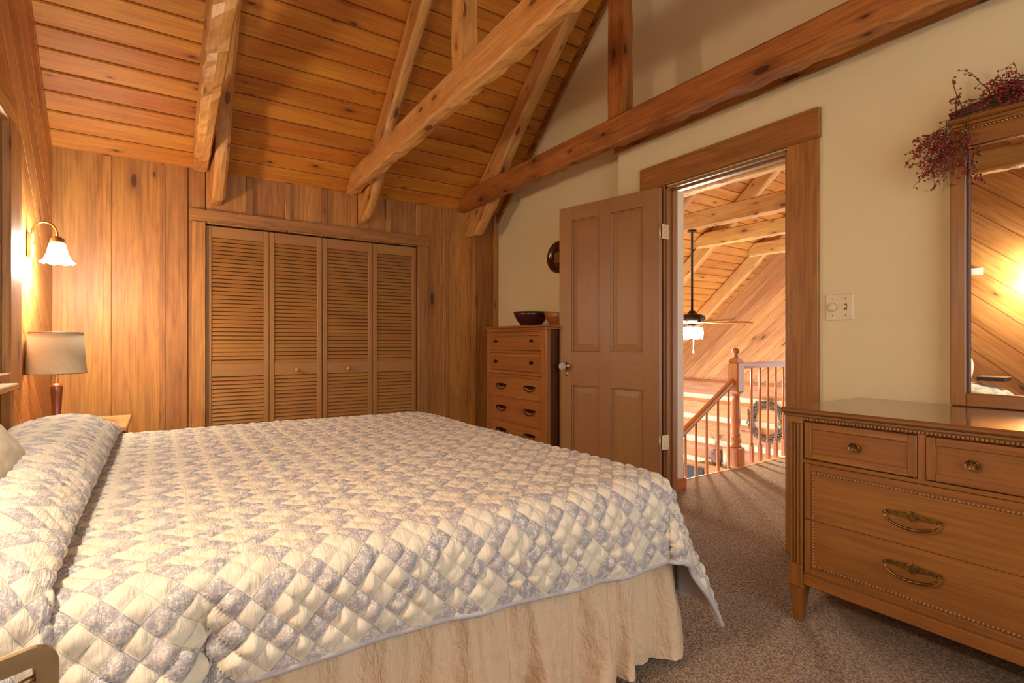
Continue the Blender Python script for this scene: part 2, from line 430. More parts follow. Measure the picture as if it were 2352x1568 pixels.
m.box((OX0 - .05, YB + .45, 0), (OX1 + .05, YB + .5, 2.1), 2, 0, mi=1)  # closet interior coloured dark, standing for the shade behind the louvers
for x in (OX0 - .03, OX1): m.box((x, YB + .06, 0), (x + .03, YB + .45, 2.1), 2, 0, mi=1)
obj('wall_back', m, ['cedar', 'groove'], kind=S, label='closet wall of brown vertical cedar boards and battens', cat='wall')

# ---- closet casing
t = thing('trim_1', 'brown wooden casing around the louvered closet', 'trim', (1.15, YB, 0), kind=S)
bx('header', (.185, YB - .032, 2.014), (2.125, YB - .019, 2.103), 'casing', t, 0)
m = MB(); m.box((.205, YB - .019, 0), (.292, YB, 2.014), 2, .004); obj('side_casing', m, 'cedar', t)
m = MB(); m.box((2.012, YB - .019, 0), (2.115, YB, 2.014), 2, .004); obj('side_casing', m, 'casing', t)
m = MB(); m.box((.272, YB, 0), (.2915, YB + .06, 2.006), 2, 0); m.box((2.0095, YB, 0), (2.03, YB + .06, 2.006), 2, 0); obj('jamb', m, 'casing', t)

# ---- louvered bifold closet doors
def bifold(name, label, xs, knobpanel, knobx):
    d = thing(name, label, 'closet door', ((xs[0] + xs[2]) / 2, YB + .02, 0), 'louvered closet doors', S)
    for k in (0, 1):
        x0, x1 = xs[k] + .002, xs[k + 1] - .002
        m = MB(); y0, y1 = YB + .012, YB + .04; st = .037
        m.box((x0, y0, .02), (x0 + st, y1, 1.994), 2, .003); m.box((x1 - st, y0, .02), (x1, y1, 1.994), 2, .003)
        for za, zb in ((1.909, 1.994), (.842, .94), (.02, .20)): m.box((x0 + st, y0 + .003, za), (x1 - st, y1 - .003, zb), 0, .002)
        p = obj('panel', m, 'closet', d)
        lm = MB()
        for za, zb in ((.94, 1.909), (.20, .842)):
            n = round((zb - za) / .0312); h = (zb - za) / n
            for i in range(n):
                z = za + i * h
                # slat: leaning, lower edge forward
                prof = [(y0 + .003, z + .001), (y0 + .009, z + .001), (y0 + .021, z + h - .0035), (y0 + .015, z + h - .0035)]
                lm.prism(prof, x0 + st - .002, x1 - st + .002, 'yz', 0)
        obj('louvers', lm, 'closet', p)
        if k == knobpanel:
            km = MB(); km.lathe([(.001, 0), (.009, 0), (.008, .012), (.016, .02), (.019, .028), (.014, .036), (.001, .038)], 18, T(knobx, y0 + .001, .882) @ rot(PI / 2, 'X'))
            obj('knob', km, 'shelf', d, label='pale round wooden knob')
    return d
bifold('door_2', 'two left louvered closet panels with a round wooden knob', (.294, .737, 1.15), 1, .942)
bifold('door_3', 'two right louvered closet panels beside the tall chest', (1.152, 1.59, 2.007), 0, 1.363)

# ---- plank wall on the left (boards slope down both ways from the middle)
def clip(poly, n, d):      # keep points with n.p <= d
    out = []
    for i in range(len(poly)):
        p, q = poly[i], poly[(i + 1) % len(poly)]
        a, b = n[0] * p[0] + n[1] * p[1] - d, n[0] * q[0] + n[1] * q[1] - d
        if a <= 0: out.append(p)
        if a * b < 0:
            k = a / (a - b); out.append((p[0] + k * (q[0] - p[0]), p[1] + k * (q[1] - p[1])))
    return out
def diag(m, poly, x0, x1, sign, w=.184):
    """planks parallel to the slope: sign +1 falls towards +y"""
    c, s_ = math.cos(ang), math.sin(ang)
    n = (s_ * sign, c)               # normal of the strips
    ds = [n[0] * p[0] + n[1] * p[1] for p in poly]
    k0, k1 = math.floor(min(ds) / w), math.ceil(max(ds) / w)
    Xr = rot(0, 'X')
    for k in range(k0, k1):
        q = clip(poly, n, (k + 1) * w - .0022); q = clip(q, (-n[0], -n[1]), -(k * w + .0022)) if len(q) > 2 else q
        if len(q) < 3: continue
        # local frame: x along plank
        t = (c, -s_ * sign)
        loc = [(p[0] * t[0] + p[1] * t[1], p[0] * n[0] + p[1] * n[1]) for p in q]
        B = Matrix(((0, 0, 1, 0), (t[0], n[0], 0, 0), (t[1], n[1], 0, 0), (0, 0, 0, 1)))
        m.prism(loc, x0, x1, 'xy', 0, B)
m = MB()
WY0, WY1, WZ0, WZ1 = 1.97, 3.25, .96, 2.09
topz = ceil
far = [(3.25, 0), (YB, 0), (YB, ZK), (3.25, ceil(3.25))]
diag(m, far, XL - .02, XL, 1)
diag(m, [(YRIDGE, 0), (3.25, 0), (3.25, WZ0), (YRIDGE, WZ0)], XL - .02, XL, 1)
diag(m, [(YRIDGE, WZ1), (3.25, WZ1), (3.25, ceil(3.25)), (YRIDGE, ZRIDGE)], XL - .02, XL, 1)
diag(m, [(WY0, 0), (YRIDGE, 0), (YRIDGE, WZ0), (WY0, WZ0)], XL - .02, XL, -1)
diag(m, [(WY0, WZ1), (YRIDGE, WZ1), (YRIDGE, ZRIDGE), (WY0, nceil(WY0))], XL - .02, XL, -1)
diag(m, [(-1.35, 0), (WY0, 0), (WY0, nceil(WY0)), (-1.35, 2.4)], XL - .02, XL, -1)
for a, b, c, d in ((-1.4, WY0, 0, 4.4), (WY1, YB + .05, 0, 4.4), (WY0, WY1, 0, WZ0), (WY0, WY1, WZ1, 4.4)):
    m.box((XL - .06, a, c), (XL - .012, b, d), 1, 0, mi=1)
obj('wall_left', m, ['diag', 'groove'], kind=S, label='headboard wall of diagonal brown cedar planks', cat='wall')
# window over the bed
t = thing('window_1', 'window with green blinds in the plank wall at left', 'window', (XL, 2.43, WZ0), kind=S)
m = MB()
m.box((XL, WY1 - .03, WZ0 - .08), (XL + .035, WY1 + .2, WZ1 + .02), 2, .006); m.box((XL, WY0 - .17, WZ0 - .08), (XL + .035, WY0 + .03, WZ1 + .02), 2, .006)
m.box((XL, WY0 - .2, WZ0 - .12), (XL + .034, WY1 - .03, WZ0 + .01), 1, .006)
obj('casing', m, 'cedar', t)
m = MB(); rg = []
for i in range(19):
    y = WY0 - .2 + (WY1 - WY0 + .31) * i / 18
    a = R.uniform(-.012, .012)
    rg.append([(XL + .002, y, WZ1 + .005 + a), (XL + .03, y, WZ1 + .01 + a), (XL + .035, y, WZ1 + .08), (XL + .03, y, WZ1 + .16 + a), (XL + .002, y, WZ1 + .17 + a)])
m.loops(rg, 1); obj('head_log', m, 'cedar', t)
m = MB()
for i in range(46):
    z = WZ0 + .02 + i * .0242
    m.prism([(XL - .025, z), (XL - .022, z + .003), (XL - .006, z + .021), (XL - .009, z + .018)], WY0 + .03, WY1 - .03, 'xz', 1)
obj('blind', m, 'blind', t, label='pale green slatted blind')
m = MB(); m.box((XL - .058, WY0, WZ0), (XL - .054, WY1, WZ1), 1, 0); obj('pane', m, 'black', t)

# ---- cream wall on the right
m = MB()
DY0, DY1, DZ = 1.50, 2.315, 2.125
def slab(poly, x0, x1): m.prism(poly, x0, x1, 'yz', 1)
slab([(2.747, 0), (YB + .04, 0), (YB + .04, ZK), (2.747, ceil(2.747))], XR, XR + .015)
m.box((2.855, 2.70, 0), (XR + .012, 2.747, 2.62), 2, 0)
slab([(YRIDGE, 2.5), (2.747, 2.5), (2.747, ceil(2.747)), (YRIDGE, ZRIDGE)], XR, XR + .015)
slab([(-1.35, 2.5), (YRIDGE, 2.5), (YRIDGE, ZRIDGE), (-1.35, nceil(-1.35))], XR, XR + .015)
for a, b, c, d in ((DY1, 2.747, 0, 2.62), (-1.35, DY0, 0, 2.62), (DY0, DY1, DZ, 2.62)): m.box((XN, a, c), (2.86, b, d), 2, 0)
obj('wall_right', m, 'cream', kind=S, label='cream plaster wall with the doorway and the dresser against it', cat='wall')
m = MB()  # unseen wall; its wide opening is added to let fill light in
m.box((-1.2 + XL, -1.40, 0), (XL, -1.36, 2.6)); m.box((XL, -1.40, 0), (XR, -1.36, .5)); m.box((XL, -1.40, 2.35), (XR, -1.36, 4.4))
m.box((XL, -1.40, .5), (XL + .2, -1.36, 2.35)); m.box((XR - .2, -1.40, .5), (XR, -1.36, 2.35))
obj('wall_front', m, 'cream', kind=S, label='unseen cream wall behind the viewer, wide opening added for fill light', cat='wall')
bx('trim_3', (XN - .022, -1.3, 2.474), (XN - .001, 2.775, 2.60), 'beamshade', kind=S, label='flat brown board under the beam above the doorway', cat='trim')
m = MB()
n_ = (SL, 1.0); k = .075
m.prism([(YB, ZK - .09), (YB, ZK), (YRIDGE, ZRIDGE), (YRIDGE, ZRIDGE - .09)], XR - .025, XR - .001, 'yz', 1)
obj('trim_4', m, 'beamshade', kind=S, label='dark wooden strip along the sloping edge of the cream gable', cat='trim')

# ---- door casing and jambs
t = thing('trim_2', 'brown wooden casing and jambs of the open doorway', 'trim', (XN, 1.92, 0), kind=S)
bx('header', (XN - .03, 1.337, 2.134), (XN - .001, 2.52, 2.286), 'casing', t, 1)
m = MB(); m.box((XN - .024, 1.345, 0), (XN - .001, DY0 + .004, 2.134), 2, .003); obj('side_casing', m, 'casing', t)
m = MB(); m.box((XN - .024, DY1 - .004, 0), (XN - .001, 2.50, 2.134), 2, .003); obj('side_casing', m, 'casing', t)
m = MB(); j = .018
m.box((XN - .012, DY0 + .0, 0), (2.862, DY0 + j, DZ), 2, .002)
m.box((XN - .012, DY1 - j, 0), (2.862, DY1, DZ), 2, .002)
m.box((XN - .012, DY0, DZ - j), (2.862, DY1, DZ), 1, .002)
m.box((XN + .03, DY1 - j - .012, 0), (XN + .075, DY1 - j, DZ - j), 2, .002); m.box((XN + .03, DY0 + j, 0), (XN + .075, DY0 + j + .012, DZ - j), 2, .002)
m.box((XN + .03, DY0 + j, DZ - j - .012), (XN + .075, DY1 - j, DZ - j), 1, .002)
obj('jamb', m, 'door', t)

# ---- open panelled door
hinge = Vector((2.69, 2.306)); free = Vector((2.517, 3.116)); D = (free - hinge).normalized()
# local: x along leaf, y into thickness (away from the room), z up
XD = Matrix(((D.x, -D.y * -1, 0, hinge.x), (D.y, -D.x, 0, hinge.y), (0, 0, 1, 0), (0, 0, 0, 1)))
LW = .829
t = thing('door_1', 'open brown four-panel door with a glass knob', 'door', (hinge.x, hinge.y, .012), kind=S)
m = MB(); th = .036
for a, b in ((0, .119), (.372, .468), (.714, LW)): m.box((a, 0, .012), (b, th, 2.112), 2, .002, XD)
for a, b in ((.119, .372), (.468, .714)):
    for c, d in ((.012, .24), (.79, 1.04), (2.006, 2.112)): m.box((a, 0, c), (b, th, d), 0, .0015, XD)
obj('frame', m, 'door', t)
for a, b in ((.119, .372), (.468, .714)):
    for c, d in ((.24, .79), (1.04, 2.006)):
        m = MB()
        # sticking bead around the opening, then raised field
        e = .012
        for lo, hi in (((a, .004, c), (a + e, th - .004, d)), ((b - e, .004, c), (b, th - .004, d)), ((a + e, .004, c), (b - e, th - .004, c + e)), ((a + e, .004, d - e), (b - e, th - .004, d))): m.box(lo, hi, None, .004, XD)
        m.box((a + .004, .014, c + .004), (b - .004, th - .014, d - .004), 2, 0, XD)
        q = [(a + .012, c + .012), (b - .012, c + .012), (b - .012, d - .012), (a + .012, d - .012)]
        r_ = [(a + .048, c + .048), (b - .048, c + .048), (b - .048, d - .048), (a + .048, d - .048)]
        vs = [(x, .0139, z) for x, z in q] + [(x, .0105, z) for x, z in r_] + [(x, .0095, z) for x, z in [(p[0] + .003 * (1 if p[0] < (a + b) / 2 else -1), p[1] + .003 * (1 if p[1] < (c + d) / 2 else -1)) for p in r_]]
        fs = [(i, (i + 1) % 4, 4 + (i + 1) % 4, 4 + i) for i in range(4)] + [(4 + i, 4 + (i + 1) % 4, 8 + (i + 1) % 4, 8 + i) for i in range(4)] + [(8, 9, 10, 11)]
        m.add(vs, fs, 2, XD, convex=True, center=((a + b) / 2, .05, (c + d) / 2))
        obj('door_panel', m, 'door', t)
kx, kz = .757, .930
m = MB(); m.lathe([(.001, .001), (.03, .001), (.03, .004), (.022, .009), (.012, .011), (.011, .03), (.014, .032)], 24, XD @ T(kx, 0, kz) @ rot(PI / 2, 'X')); ro = obj('rosette', m, 'brass', t, label='brass door rosette')
m = MB(); m.lathe([(.012, .031), (.02, .036), (.029, .046), (.031, .055), (.027, .064), (.017, .069), (.015, .066), (.001, .067)], 12, XD @ T(kx, 0, kz) @ rot(PI / 2, 'X'), smooth=False); obj('knob', m, 'crystal', t, label='faceted glass door knob')
m = MB(); m.lathe([(.001, .001), (.011, .001), (.010, .004), (.001, .005)], 16, XD @ T(kx, 0, .872) @ rot(PI / 2, 'X') @ Matrix.Diagonal((1, 1.9, 1, 1))); obj('keyhole_cover', m, 'brass', t, label='brass keyhole cover')
for z in (1.825, .455):
    m = MB()
    m.box((.001, .0005, z - .047), (-.0015, th - .002, z + .047), 2, 0, XD)
    m.lathe([(.001, z - .05), (.006, z - .05), (.006, z + .05), (.001, z + .05)], 10, XD @ T(-.006, -.004, 0))
    m.box((2.705, DY1 - j - .003, z - .047), (2.757, DY1 - j - .0005, z + .047), 2, 0)
    m.box((XN - .040, DY1 - j - .004, z - .047), (XN - .002, DY1 - j - .001, z + .047), 2, 0)
    for s_ in (-.03, 0, .03): m.lathe([(.001, 0), (.004, 0), (.001, .0012)], 8, T(XN - .02, DY1 - j - .004, z + s_) @ rot(PI / 2, 'X'), mi=1)
    obj('hinge', m, ['hinge', 'iron'], t, label='brass door hinge')

# ---- floor
m = MB(); m.box((XL - .05, -1.4, -.08), (XN + .06, YB + .5, 0), 1, 0); m.box((XN + .06, -1.4, -.08), (6.6, 2.745, 0), 1, 0); m.box((XN + .06, 2.745, -.08), (XR + .012, YB + .5, 0), 1, 0)
obj('floor', m, 'carpet', kind=S, label='brown looped carpet of bedroom and landing', cat='floor')
bx('trim_5', (3.32, 2.746, -.14), (6.6, 2.765, .006), 'shelf', kind=S, label='pale nosing strip along the edge of the landing carpet', cat='trim')

# ---- timber trusses
def timber(name, x0, x1, f_lo, f_hi, ya, yb, mat, label, group, amp=.008, skew=0.0, cham=.012, slope=False):
    """beam running in y; x-range, lower and upper height functions"""
    m = MB(); rr = random.Random(len(name) + int(abs(x0) * 1000)); rings = []
    y = ya; ys = [ya]
    while y > yb + .03: y -= rr.uniform(.035, .11); ys.append(max(y, yb))
    for y in ys:
        dx = skew * (ya - y)
        a = [rr.uniform(-1, 1) * amp for _ in range(8)]
        zl, zh = f_lo(y), f_hi(y)
        xa, xb = x0 + dx, x1 + dx
        c = min(cham, (zh - zl) * .3)
        zl0 = zl + abs(a[0]) * 1.2; zl1 = zl + abs(a[1]) * 1.2
        rings.append([(xa + c, y, zl0), ((xa + xb) / 2, y, zl + abs(a[2]) * .6), (xb - c, y, zl1), (xb - abs(a[3]) * .3, y, zl1 + c), (xb, y, (zl + zh) / 2), (xb, y, zh - c), (xb - c, y, zh), (xa + c, y, zh), (xa, y, zh - c), (xa + abs(a[4]) * .4, y, (zl + zh) / 2), (xa + abs(a[5]) * .5, y, zl0 + c)])
    if slope:
        Xs = rot(-ang, 'X'); Xi = Xs.inverted(); rings = [[tuple(Xi @ Vector(p)) for p in q] for q in rings]
        m.loops(rings, 1, Xs)
    else: m.loops(rings, 1)
    return obj(name, m, mat, label=label, cat='beam', group=group, kind='thing')
ZT0, ZT1 = 2.378, 2.557
tie_hi = lambda y: min(ZT1, ceil(y) - .004)
tie_lo = lambda y: min(ZT0, ceil(y) - .03)
def raf_lo(y): return ceil(y) - float(np.interp(y, [2.4, 3.7, 3.9, 4.176, 4.427, 4.6], [.25, .25, .275, .41, .408, .256]))
raf_hi = lambda y: ceil(y) - .003
g1, g2, g3 = 'tie beams under the bedroom ceiling', 'rafters under the bedroom ceiling', 'king posts of the roof trusses'
timber('tie_beam', .208, .308, tie_lo, tie_hi, YB - .02, -.85, 'beam', 'rough timber tie beam nearest the headboard wall', g1, .016, -.022)
timber('tie_beam', 1.343, 1.437, tie_lo, tie_hi, YB - .02, -.85, 'beam', 'rough knotty tie beam crossing the ceiling above the bed middle', g1, .016, -.026)
timber('tie_beam', 2.425, 2.52, tie_lo, tie_hi, YB - .02, -.85, 'beamshade', 'tie beam along the cream wall above the door, shade in its reddish colour', g1, .016, 0)
timber('rafter', .318, .41, raf_lo, raf_hi, YB - .001, 2.52, 'beam', 'sloping rafter beside the headboard wall above the closet left end', g2, .012, 0, .02, True)
timber('rafter', 1.442, 1.525, raf_lo, raf_hi, YB - .001, 2.52, 'beam', 'sloping rafter above the middle of the louvered closet', g2, .012, 0, .02, True)
timber('rafter', 2.524, 2.635, raf_lo, raf_hi, YB - .001, 2.52, 'beam', 'sloping rafter in the corner by the cream wall', g2, .012, 0, .02, True)
def post(x0, x1, y0, y1, z0, z1, label, mat):
    m = MB(); rr = random.Random(3); rings = []; z = z0
    while True:
        a = [rr.uniform(-.006, .006) for _ in range(4)]
        rings.append([(x0 + a[0], y0, z), (x1, y0 + a[1], z), (x1, y1, z), ((x0 + x1) / 2, y1 + a[2], z), (x0 + a[3], y1, z)])
        if z >= z1: break
        z = min(z1, z + rr.uniform(.08, .2))
    m.loops(rings, 2); return obj('king_post', m, mat, label=label, cat='beam', group=g3, kind='thing')
post(2.43, 2.515, 2.372, 2.507, ZT1 - .002, ZRIDGE - .205, 'king post on the beam along the cream wall, shade in its dark red colour', 'beamshade')
post(1.295, 1.38, 2.39, 2.51, ZT1 - .002, ZRIDGE - .205, 'upright king post on the knotty tie beam over the bed', 'beam')
bx('ridge_beam', (XL, YRIDGE - .05, ZRIDGE - .20), (XR - .03, YRIDGE + .06, ZRIDGE - .055), 'beam', axis=0, label='ridge timber at the top of the bedroom ceiling', cat='beam', kind='thing')

# ------------------------------------------------------------------ bed
t = thing('bed', 'large bed with a brown headboard shelf under the blinds', 'bed', (.45, 2.25, 0))
m = MB(); m.box((XL + .02, 1.62, 0), (XL + .045, 3.02, .905), 1, .006); m.box((XL + .01, 1.60, .905), (XL + .09, 3.06, .93), 1, .005, mi=1); m.box((XL + .045, 2.97, 0), (XL + .08, 3.02, .905), 2, .004); m.box((XL + .045, 1.62, 0), (XL + .08, 1.67, .905), 2, .004)
obj('headboard', m, ['cedar', 'shelf'], t)
m = MB(); m.box((-.42, 1.30, .36), (1.385, 3.20, .605), 0, .05); obj('mattress', m, 'white', t)
m = MB(); m.box((-.42, 1.30, .14), (1.385, 3.20, .355), 0, .02); obj('box_spring', m, 'white', t)
for x, y in ((-.38, 1.34), (-.38, 3.16), (1.34, 1.34), (1.34, 3.16)):
    m = MB(); m.box((x - .025, y - .025, 0), (x + .025, y + .025, .14), 2, .004); obj('leg', m, 'chestdark', t)

# value noise for cloth
def vnoise(x, y, seed):
    rs = np.random.RandomState(seed); g = rs.rand(128, 128)
    xi = np.floor(x).astype(int); yi = np.floor(y).astype(int); fx = x - xi; fy = y - yi
    fx = fx * fx * (3 - 2 * fx); fy = fy * fy * (3 - 2 * fy)
    a = g[xi % 128, yi % 128]; b = g[(xi + 1) % 128, yi % 128]; c = g[xi % 128, (yi + 1) % 128]; d = g[(xi + 1) % 128, (yi + 1) % 128]
    return (a * (1 - fx) + b * fx) * (1 - fy) + (c * (1 - fx) + d * fx) * fy - .5
def sstep(a, b, x):
    k = np.clip((x - a) / (b - a), 0, 1); return k * k * (3 - 2 * k)

def make_quilt():
    ZTOP = .65; RR = .095
    XF = 1.405            # flat ends here at the foot
    YN, YF = 1.265, 3.215  # flat ends here on the near / far side
    # profile along the bed over the pillows
    prof = [(-.545, .70), (-.50, .745), (-.44, .772), (-.36, .785), (-.28, .780), (-.215, .755), (-.172, .718), (-.160, .690), (-.176, .672), (-.196, .660), (-.180, .652), (-.14, .650), (0, .650), (.5, .652), (1.0, .652), (XF, .650)]
    P = np.array(prof)
    # smooth by Catmull resampling
    pts = []
    for i in range(len(P) - 1):
        p0, p1, p2, p3 = P[max(i - 1, 0)], P[i], P[i + 1], P[min(i + 2, len(P) - 1)]
        for k in np.linspace(0, 1, 12, endpoint=False):
            pts.append(.5 * ((2 * p1) + (-p0 + p2) * k + (2 * p0 - 5 * p1 + 4 * p2 - p3) * k ** 2 + (-p0 + 3 * p1 - 3 * p2 + p3) * k ** 3))
    pts.append(P[-1]); pts = np.array(pts)
    arc = np.concatenate([[0], np.cumsum(np.hypot(*np.diff(pts, axis=0).T))]); AF = arc[-1]
    da_max = .50
    na = 520; nb_top = 380; nb_drop = 120; nb_far = 30
    a_ = np.linspace(0, AF + da_max, na)
    top_b = np.linspace(0, YF - YN, nb_top)                 # from far to near
    xa = np.interp(np.minimum(a_, AF), arc, pts[:, 0])
    # near-side drop length, deeper at the head
    drop = .275 + .05 * sstep(.3, 1.4, xa) + .30 * (1 - sstep(.02, .13, xa)) * 1.0
    fr = np.linspace(0, 1, nb_drop + 1)[1:]
    farl = np.linspace(-.3, 0, nb_far + 1)[:-1]
    Bfar = np.tile(farl, (na, 1)); Btop = np.tile(top_b, (na, 1)); Bnear = (YF - YN) + drop[:, None] * fr[None, :]
    B = np.concatenate([Bfar, Btop, Bnear], 1); A = np.tile(a_[:, None], (1, B.shape[1]))
    WID = YF - YN
    da = np.maximum(0, A - AF); dn = np.maximum(0, B - WID); df = np.maximum(0, -B); db = np.maximum(dn, df)
    side = np.where(dn > 0, -1.0, np.where(df > 0, 1.0, 0.0))
    r = np.hypot(da, db); th = np.arctan2(db, da + 1e-12)
    ca = np.where(r > 1e-9, da / np.maximum(r, 1e-9), 0); cb = np.where(r > 1e-9, db / np.maximum(r, 1e-9), 0)
    ain = np.minimum(A, AF)
    x0 = np.interp(ain, arc, pts[:, 0]); z0 = np.interp(ain, arc, pts[:, 1])
    y0 = YF - np.clip(B, 0, WID)
    # pillow hump fades on the near side, and is higher in the middle of each pillow
    hump = np.clip(z0 - .652, 0, None) * sstep(-.5, -.16, -x0 * 1.0) if False else (z0 - .650)
    fade = 1 - .45 * sstep(WID - .30, WID + .12, B) - .35 * (1 - sstep(-.1, .25, B))
    z0 = .650 + hump * fade
    shift = np.where(x0 < -.1, (x0 + .165) * .0, 0)
    q = RR * PI / 2
    l = np.maximum(0, r - q); rc = np.minimum(r, q)
    flare = .12 + .10 * sstep(.02, .5, 1 - np.abs(th - .75))*0
    # head part of the near side swings outward
    headflare = .30 * (1 - sstep(-.02, .15, x0)) * (side < 0)
    footc = .14 * sstep(.0, .5, th) * (1 - .6 * sstep(1.0, 1.57, th)) * (da > 0) * (side < 0)
    flare = .10 + headflare + footc + .07 * (da > 0)
    g = RR * np.sin(rc / RR) + l * np.sin(flare); h = RR * (1 - np.cos(rc / RR)) + l * np.cos(flare)
    # soft folds in the hanging cloth
    s_al = np.where(da > 0, B * .9 + 3, A)
    fold = np.sin(s_al * 2 * PI / .31 + 4 * vnoise(A * 3, B * 3, 3)) * .012 + np.sin(s_al * 2 * PI / .17 + 1.2) * .005
    g = g + fold * sstep(.03, .2, l) * np.where(da > 0, 1.2, .55)
    # crease where the side tucks in before the head part flares out
    crease = np.exp(-((x0 - .075) / .035) ** 2) * (side < 0) * sstep(.05, .2, r)
    g = g - .05 * crease
    Xp = x0 + g * ca; Yp = y0 + g * cb * side; Zp = z0 - h
    # corner fold: cone curls back on itself
    cone = (da > 0.02) & (dn > 0.02)
    k = sstep(.08, .3, np.minimum(da, dn * 1.6)) * cone
    Xp = Xp + .03 * k * np.sin(th * 4 + .6); Yp = Yp + .03 * k * np.cos(th * 5)
    # broad unevenness
    amp = np.where(r > 0, .4, 1.0)
    Zp = Zp + amp * (.010 * vnoise(A * 3.1, B * 3.1, 5) + .006 * vnoise(A * 8, B * 8, 6))
    # normals
    Pg = np.stack([Xp, Yp, Zp], -1)
    def normals(Pg):
        du = np.gradient(Pg, axis=0); dv = np.gradient(Pg, axis=1)
        n = np.cross(dv, du); n /= np.maximum(np.linalg.norm(n, axis=2, keepdims=True), 1e-9); return n
    n = normals(Pg)
    if n[250, 200, 2] < 0: n = -n
    kk = 1 / (math.sqrt(2) * QD)
    pp = (A + B) * kk; qq = (A - B) * kk
    sp = np.abs(np.sin(PI * pp)); sq = np.abs(np.sin(PI * qq))
    puff = np.power(sp * sq, .42)
    hang = sstep(.0, .2, r)
    puffA = .0072 + .0080 * hang
    wr = vnoise(pp * 3.2 + .3 * vnoise(A * 30, B * 30, 2), qq * .9, 9) * puff
    wr2 = vnoise(A * 55, B * 13, 12) * puff
    d = puffA * puff + wr * (.003 + .002 * hang) + wr2 * (.005 + .013 * hang)
    # the worn, crumpled pillow part
    pil = (1 - sstep(-.2, -.12, x0)); d = d * (1 - .25 * pil) + pil * .006 * vnoise(A * 18, B * 18, 15)
    edge = np.minimum(np.where(side < 0, drop[:, None] - dn, 1.0), da_max + AF - A)
    d = d * (.15 + .85 * sstep(0, .05, edge)) * (1 - .5 * sstep(.05, .2, da))
    Pt = Pg + n * d[..., None]
    Pb = Pg - n * .010
    return A, B, Pt, Pb, n
qA, qB, qT, qBt, qN = make_quilt()
def grid_obj(name, P, uvA, uvB, mat, parent=None, flip=False, **kw):
    nu, nv = P.shape[:2]; me = bpy.data.meshes.new(name)
    idx = np.arange(nu * nv).reshape(nu, nv)
    f = np.stack([idx[:-1, :-1], idx[1:, :-1], idx[1:, 1:], idx[:-1, 1:]], -1).reshape(-1, 4)
    if flip: f = f[:, ::-1]
    V = P.reshape(-1, 3).copy(); loc = np.zeros(3)
    if parent is None: loc = np.array([V[:, 0].mean(), V[:, 1].mean(), V[:, 2].min()])
    else: loc = np.array(parent.location)
    me.from_pydata((V - loc).tolist(), [], f.tolist())
    u = me.uv_layers.new(name='UVMap'); uv = np.stack([uvA.reshape(-1), uvB.reshape(-1)], -1)[f.reshape(-1)]
    u.data.foreach_set('uv', uv.astype(np.float32).ravel())
    me.polygons.foreach_set('use_smooth', [True] * len(f)); me.materials.append(M[mat]); me.update()
    o = bpy.data.objects.new(name, me); COL.objects.link(o)
    if parent is None: o.location = loc
    else: o.parent = parent
    return tag(o, **kw)
up = qT[10, 100]; 
quilt = grid_obj('quilt', qT, qA, qB, 'quilt', flip=False, label='cream and grey-blue patchwork quilt spread over the bed', cat='quilt')
grid_obj('lining', qBt, qA, qB, 'lining', quilt, flip=True, label='plain grey underside of the quilt')
def edge_strip():
    m = MB()
    top = np.concatenate([qT[:, -1], qT[-1, ::-1][1:]]); bot = np.concatenate([qBt[:, -1], qBt[-1, ::-1][1:]])
    c = (top + bot) / 2
    pts = c[::3]
    m.tube([tuple(p) for p in pts], .0085, 8)
    return obj('binding', m, 'binding', quilt, label='grey cloth edge binding')
edge_strip()

# ---- gathered bed skirt
def skirt():
    path = [(x, 1.225) for x in np.linspace(-.42, 1.45, 240)] + [(1.465 + .0, 1.235)] + [(1.47, y) for y in np.linspace(1.26, 3.22, 240)]
    path = np.array(path); arc = np.concatenate([[0], np.cumsum(np.hypot(*np.diff(path, axis=0).T))])
    tn = np.gradient(path, axis=0); tn /= np.linalg.norm(tn, axis=1, keepdims=True); no = np.stack([tn[:, 1], -tn[:, 0]], -1)
    zs = np.linspace(.56, .035, 46); U, Z = np.meshgrid(arc, zs, indexing='ij')
    k = (1 - (Z - .035) / .525)                               # 0 top .. 1 hem
    f = .014 * np.sin(U * 2 * PI / .26 + 5 * vnoise(U * 4, Z * 0 + 3, 1)) + .009 * np.sin(U * 2 * PI / .115 + 7 * vnoise(U * 3, Z * 1.5, 2)) + .02 * vnoise(U * 14, Z * 2.5, 4)
    f += .010 * vnoise(U * 46, Z * 9, 8) + .006 * vnoise(U * 70 + Z * 40, Z * 30, 11)
    # a few pressed pleats
    for c in (1.62, 1.28, .95, .62, .3): f -= .03 * np.exp(-((U - c - .02 * np.sin(Z * 9)) / .016) ** 2) * k
    off = 1.35 * f * (.3 + .8 * k ** .7) + .03 * k
    Pp = np.stack([path[:, 0][:, None] + no[:, 0][:, None] * off, path[:, 1][:, None] + no[:, 1][:, None] * off, Z + .012 * vnoise(U * 5, Z * 0, 5) * k], -1)
    return grid_obj('bed_skirt', Pp, U, Z, 'skirt', flip=True, label='wrinkled beige bed skirt hanging below the quilt hem', cat='bed skirt')
skirt()

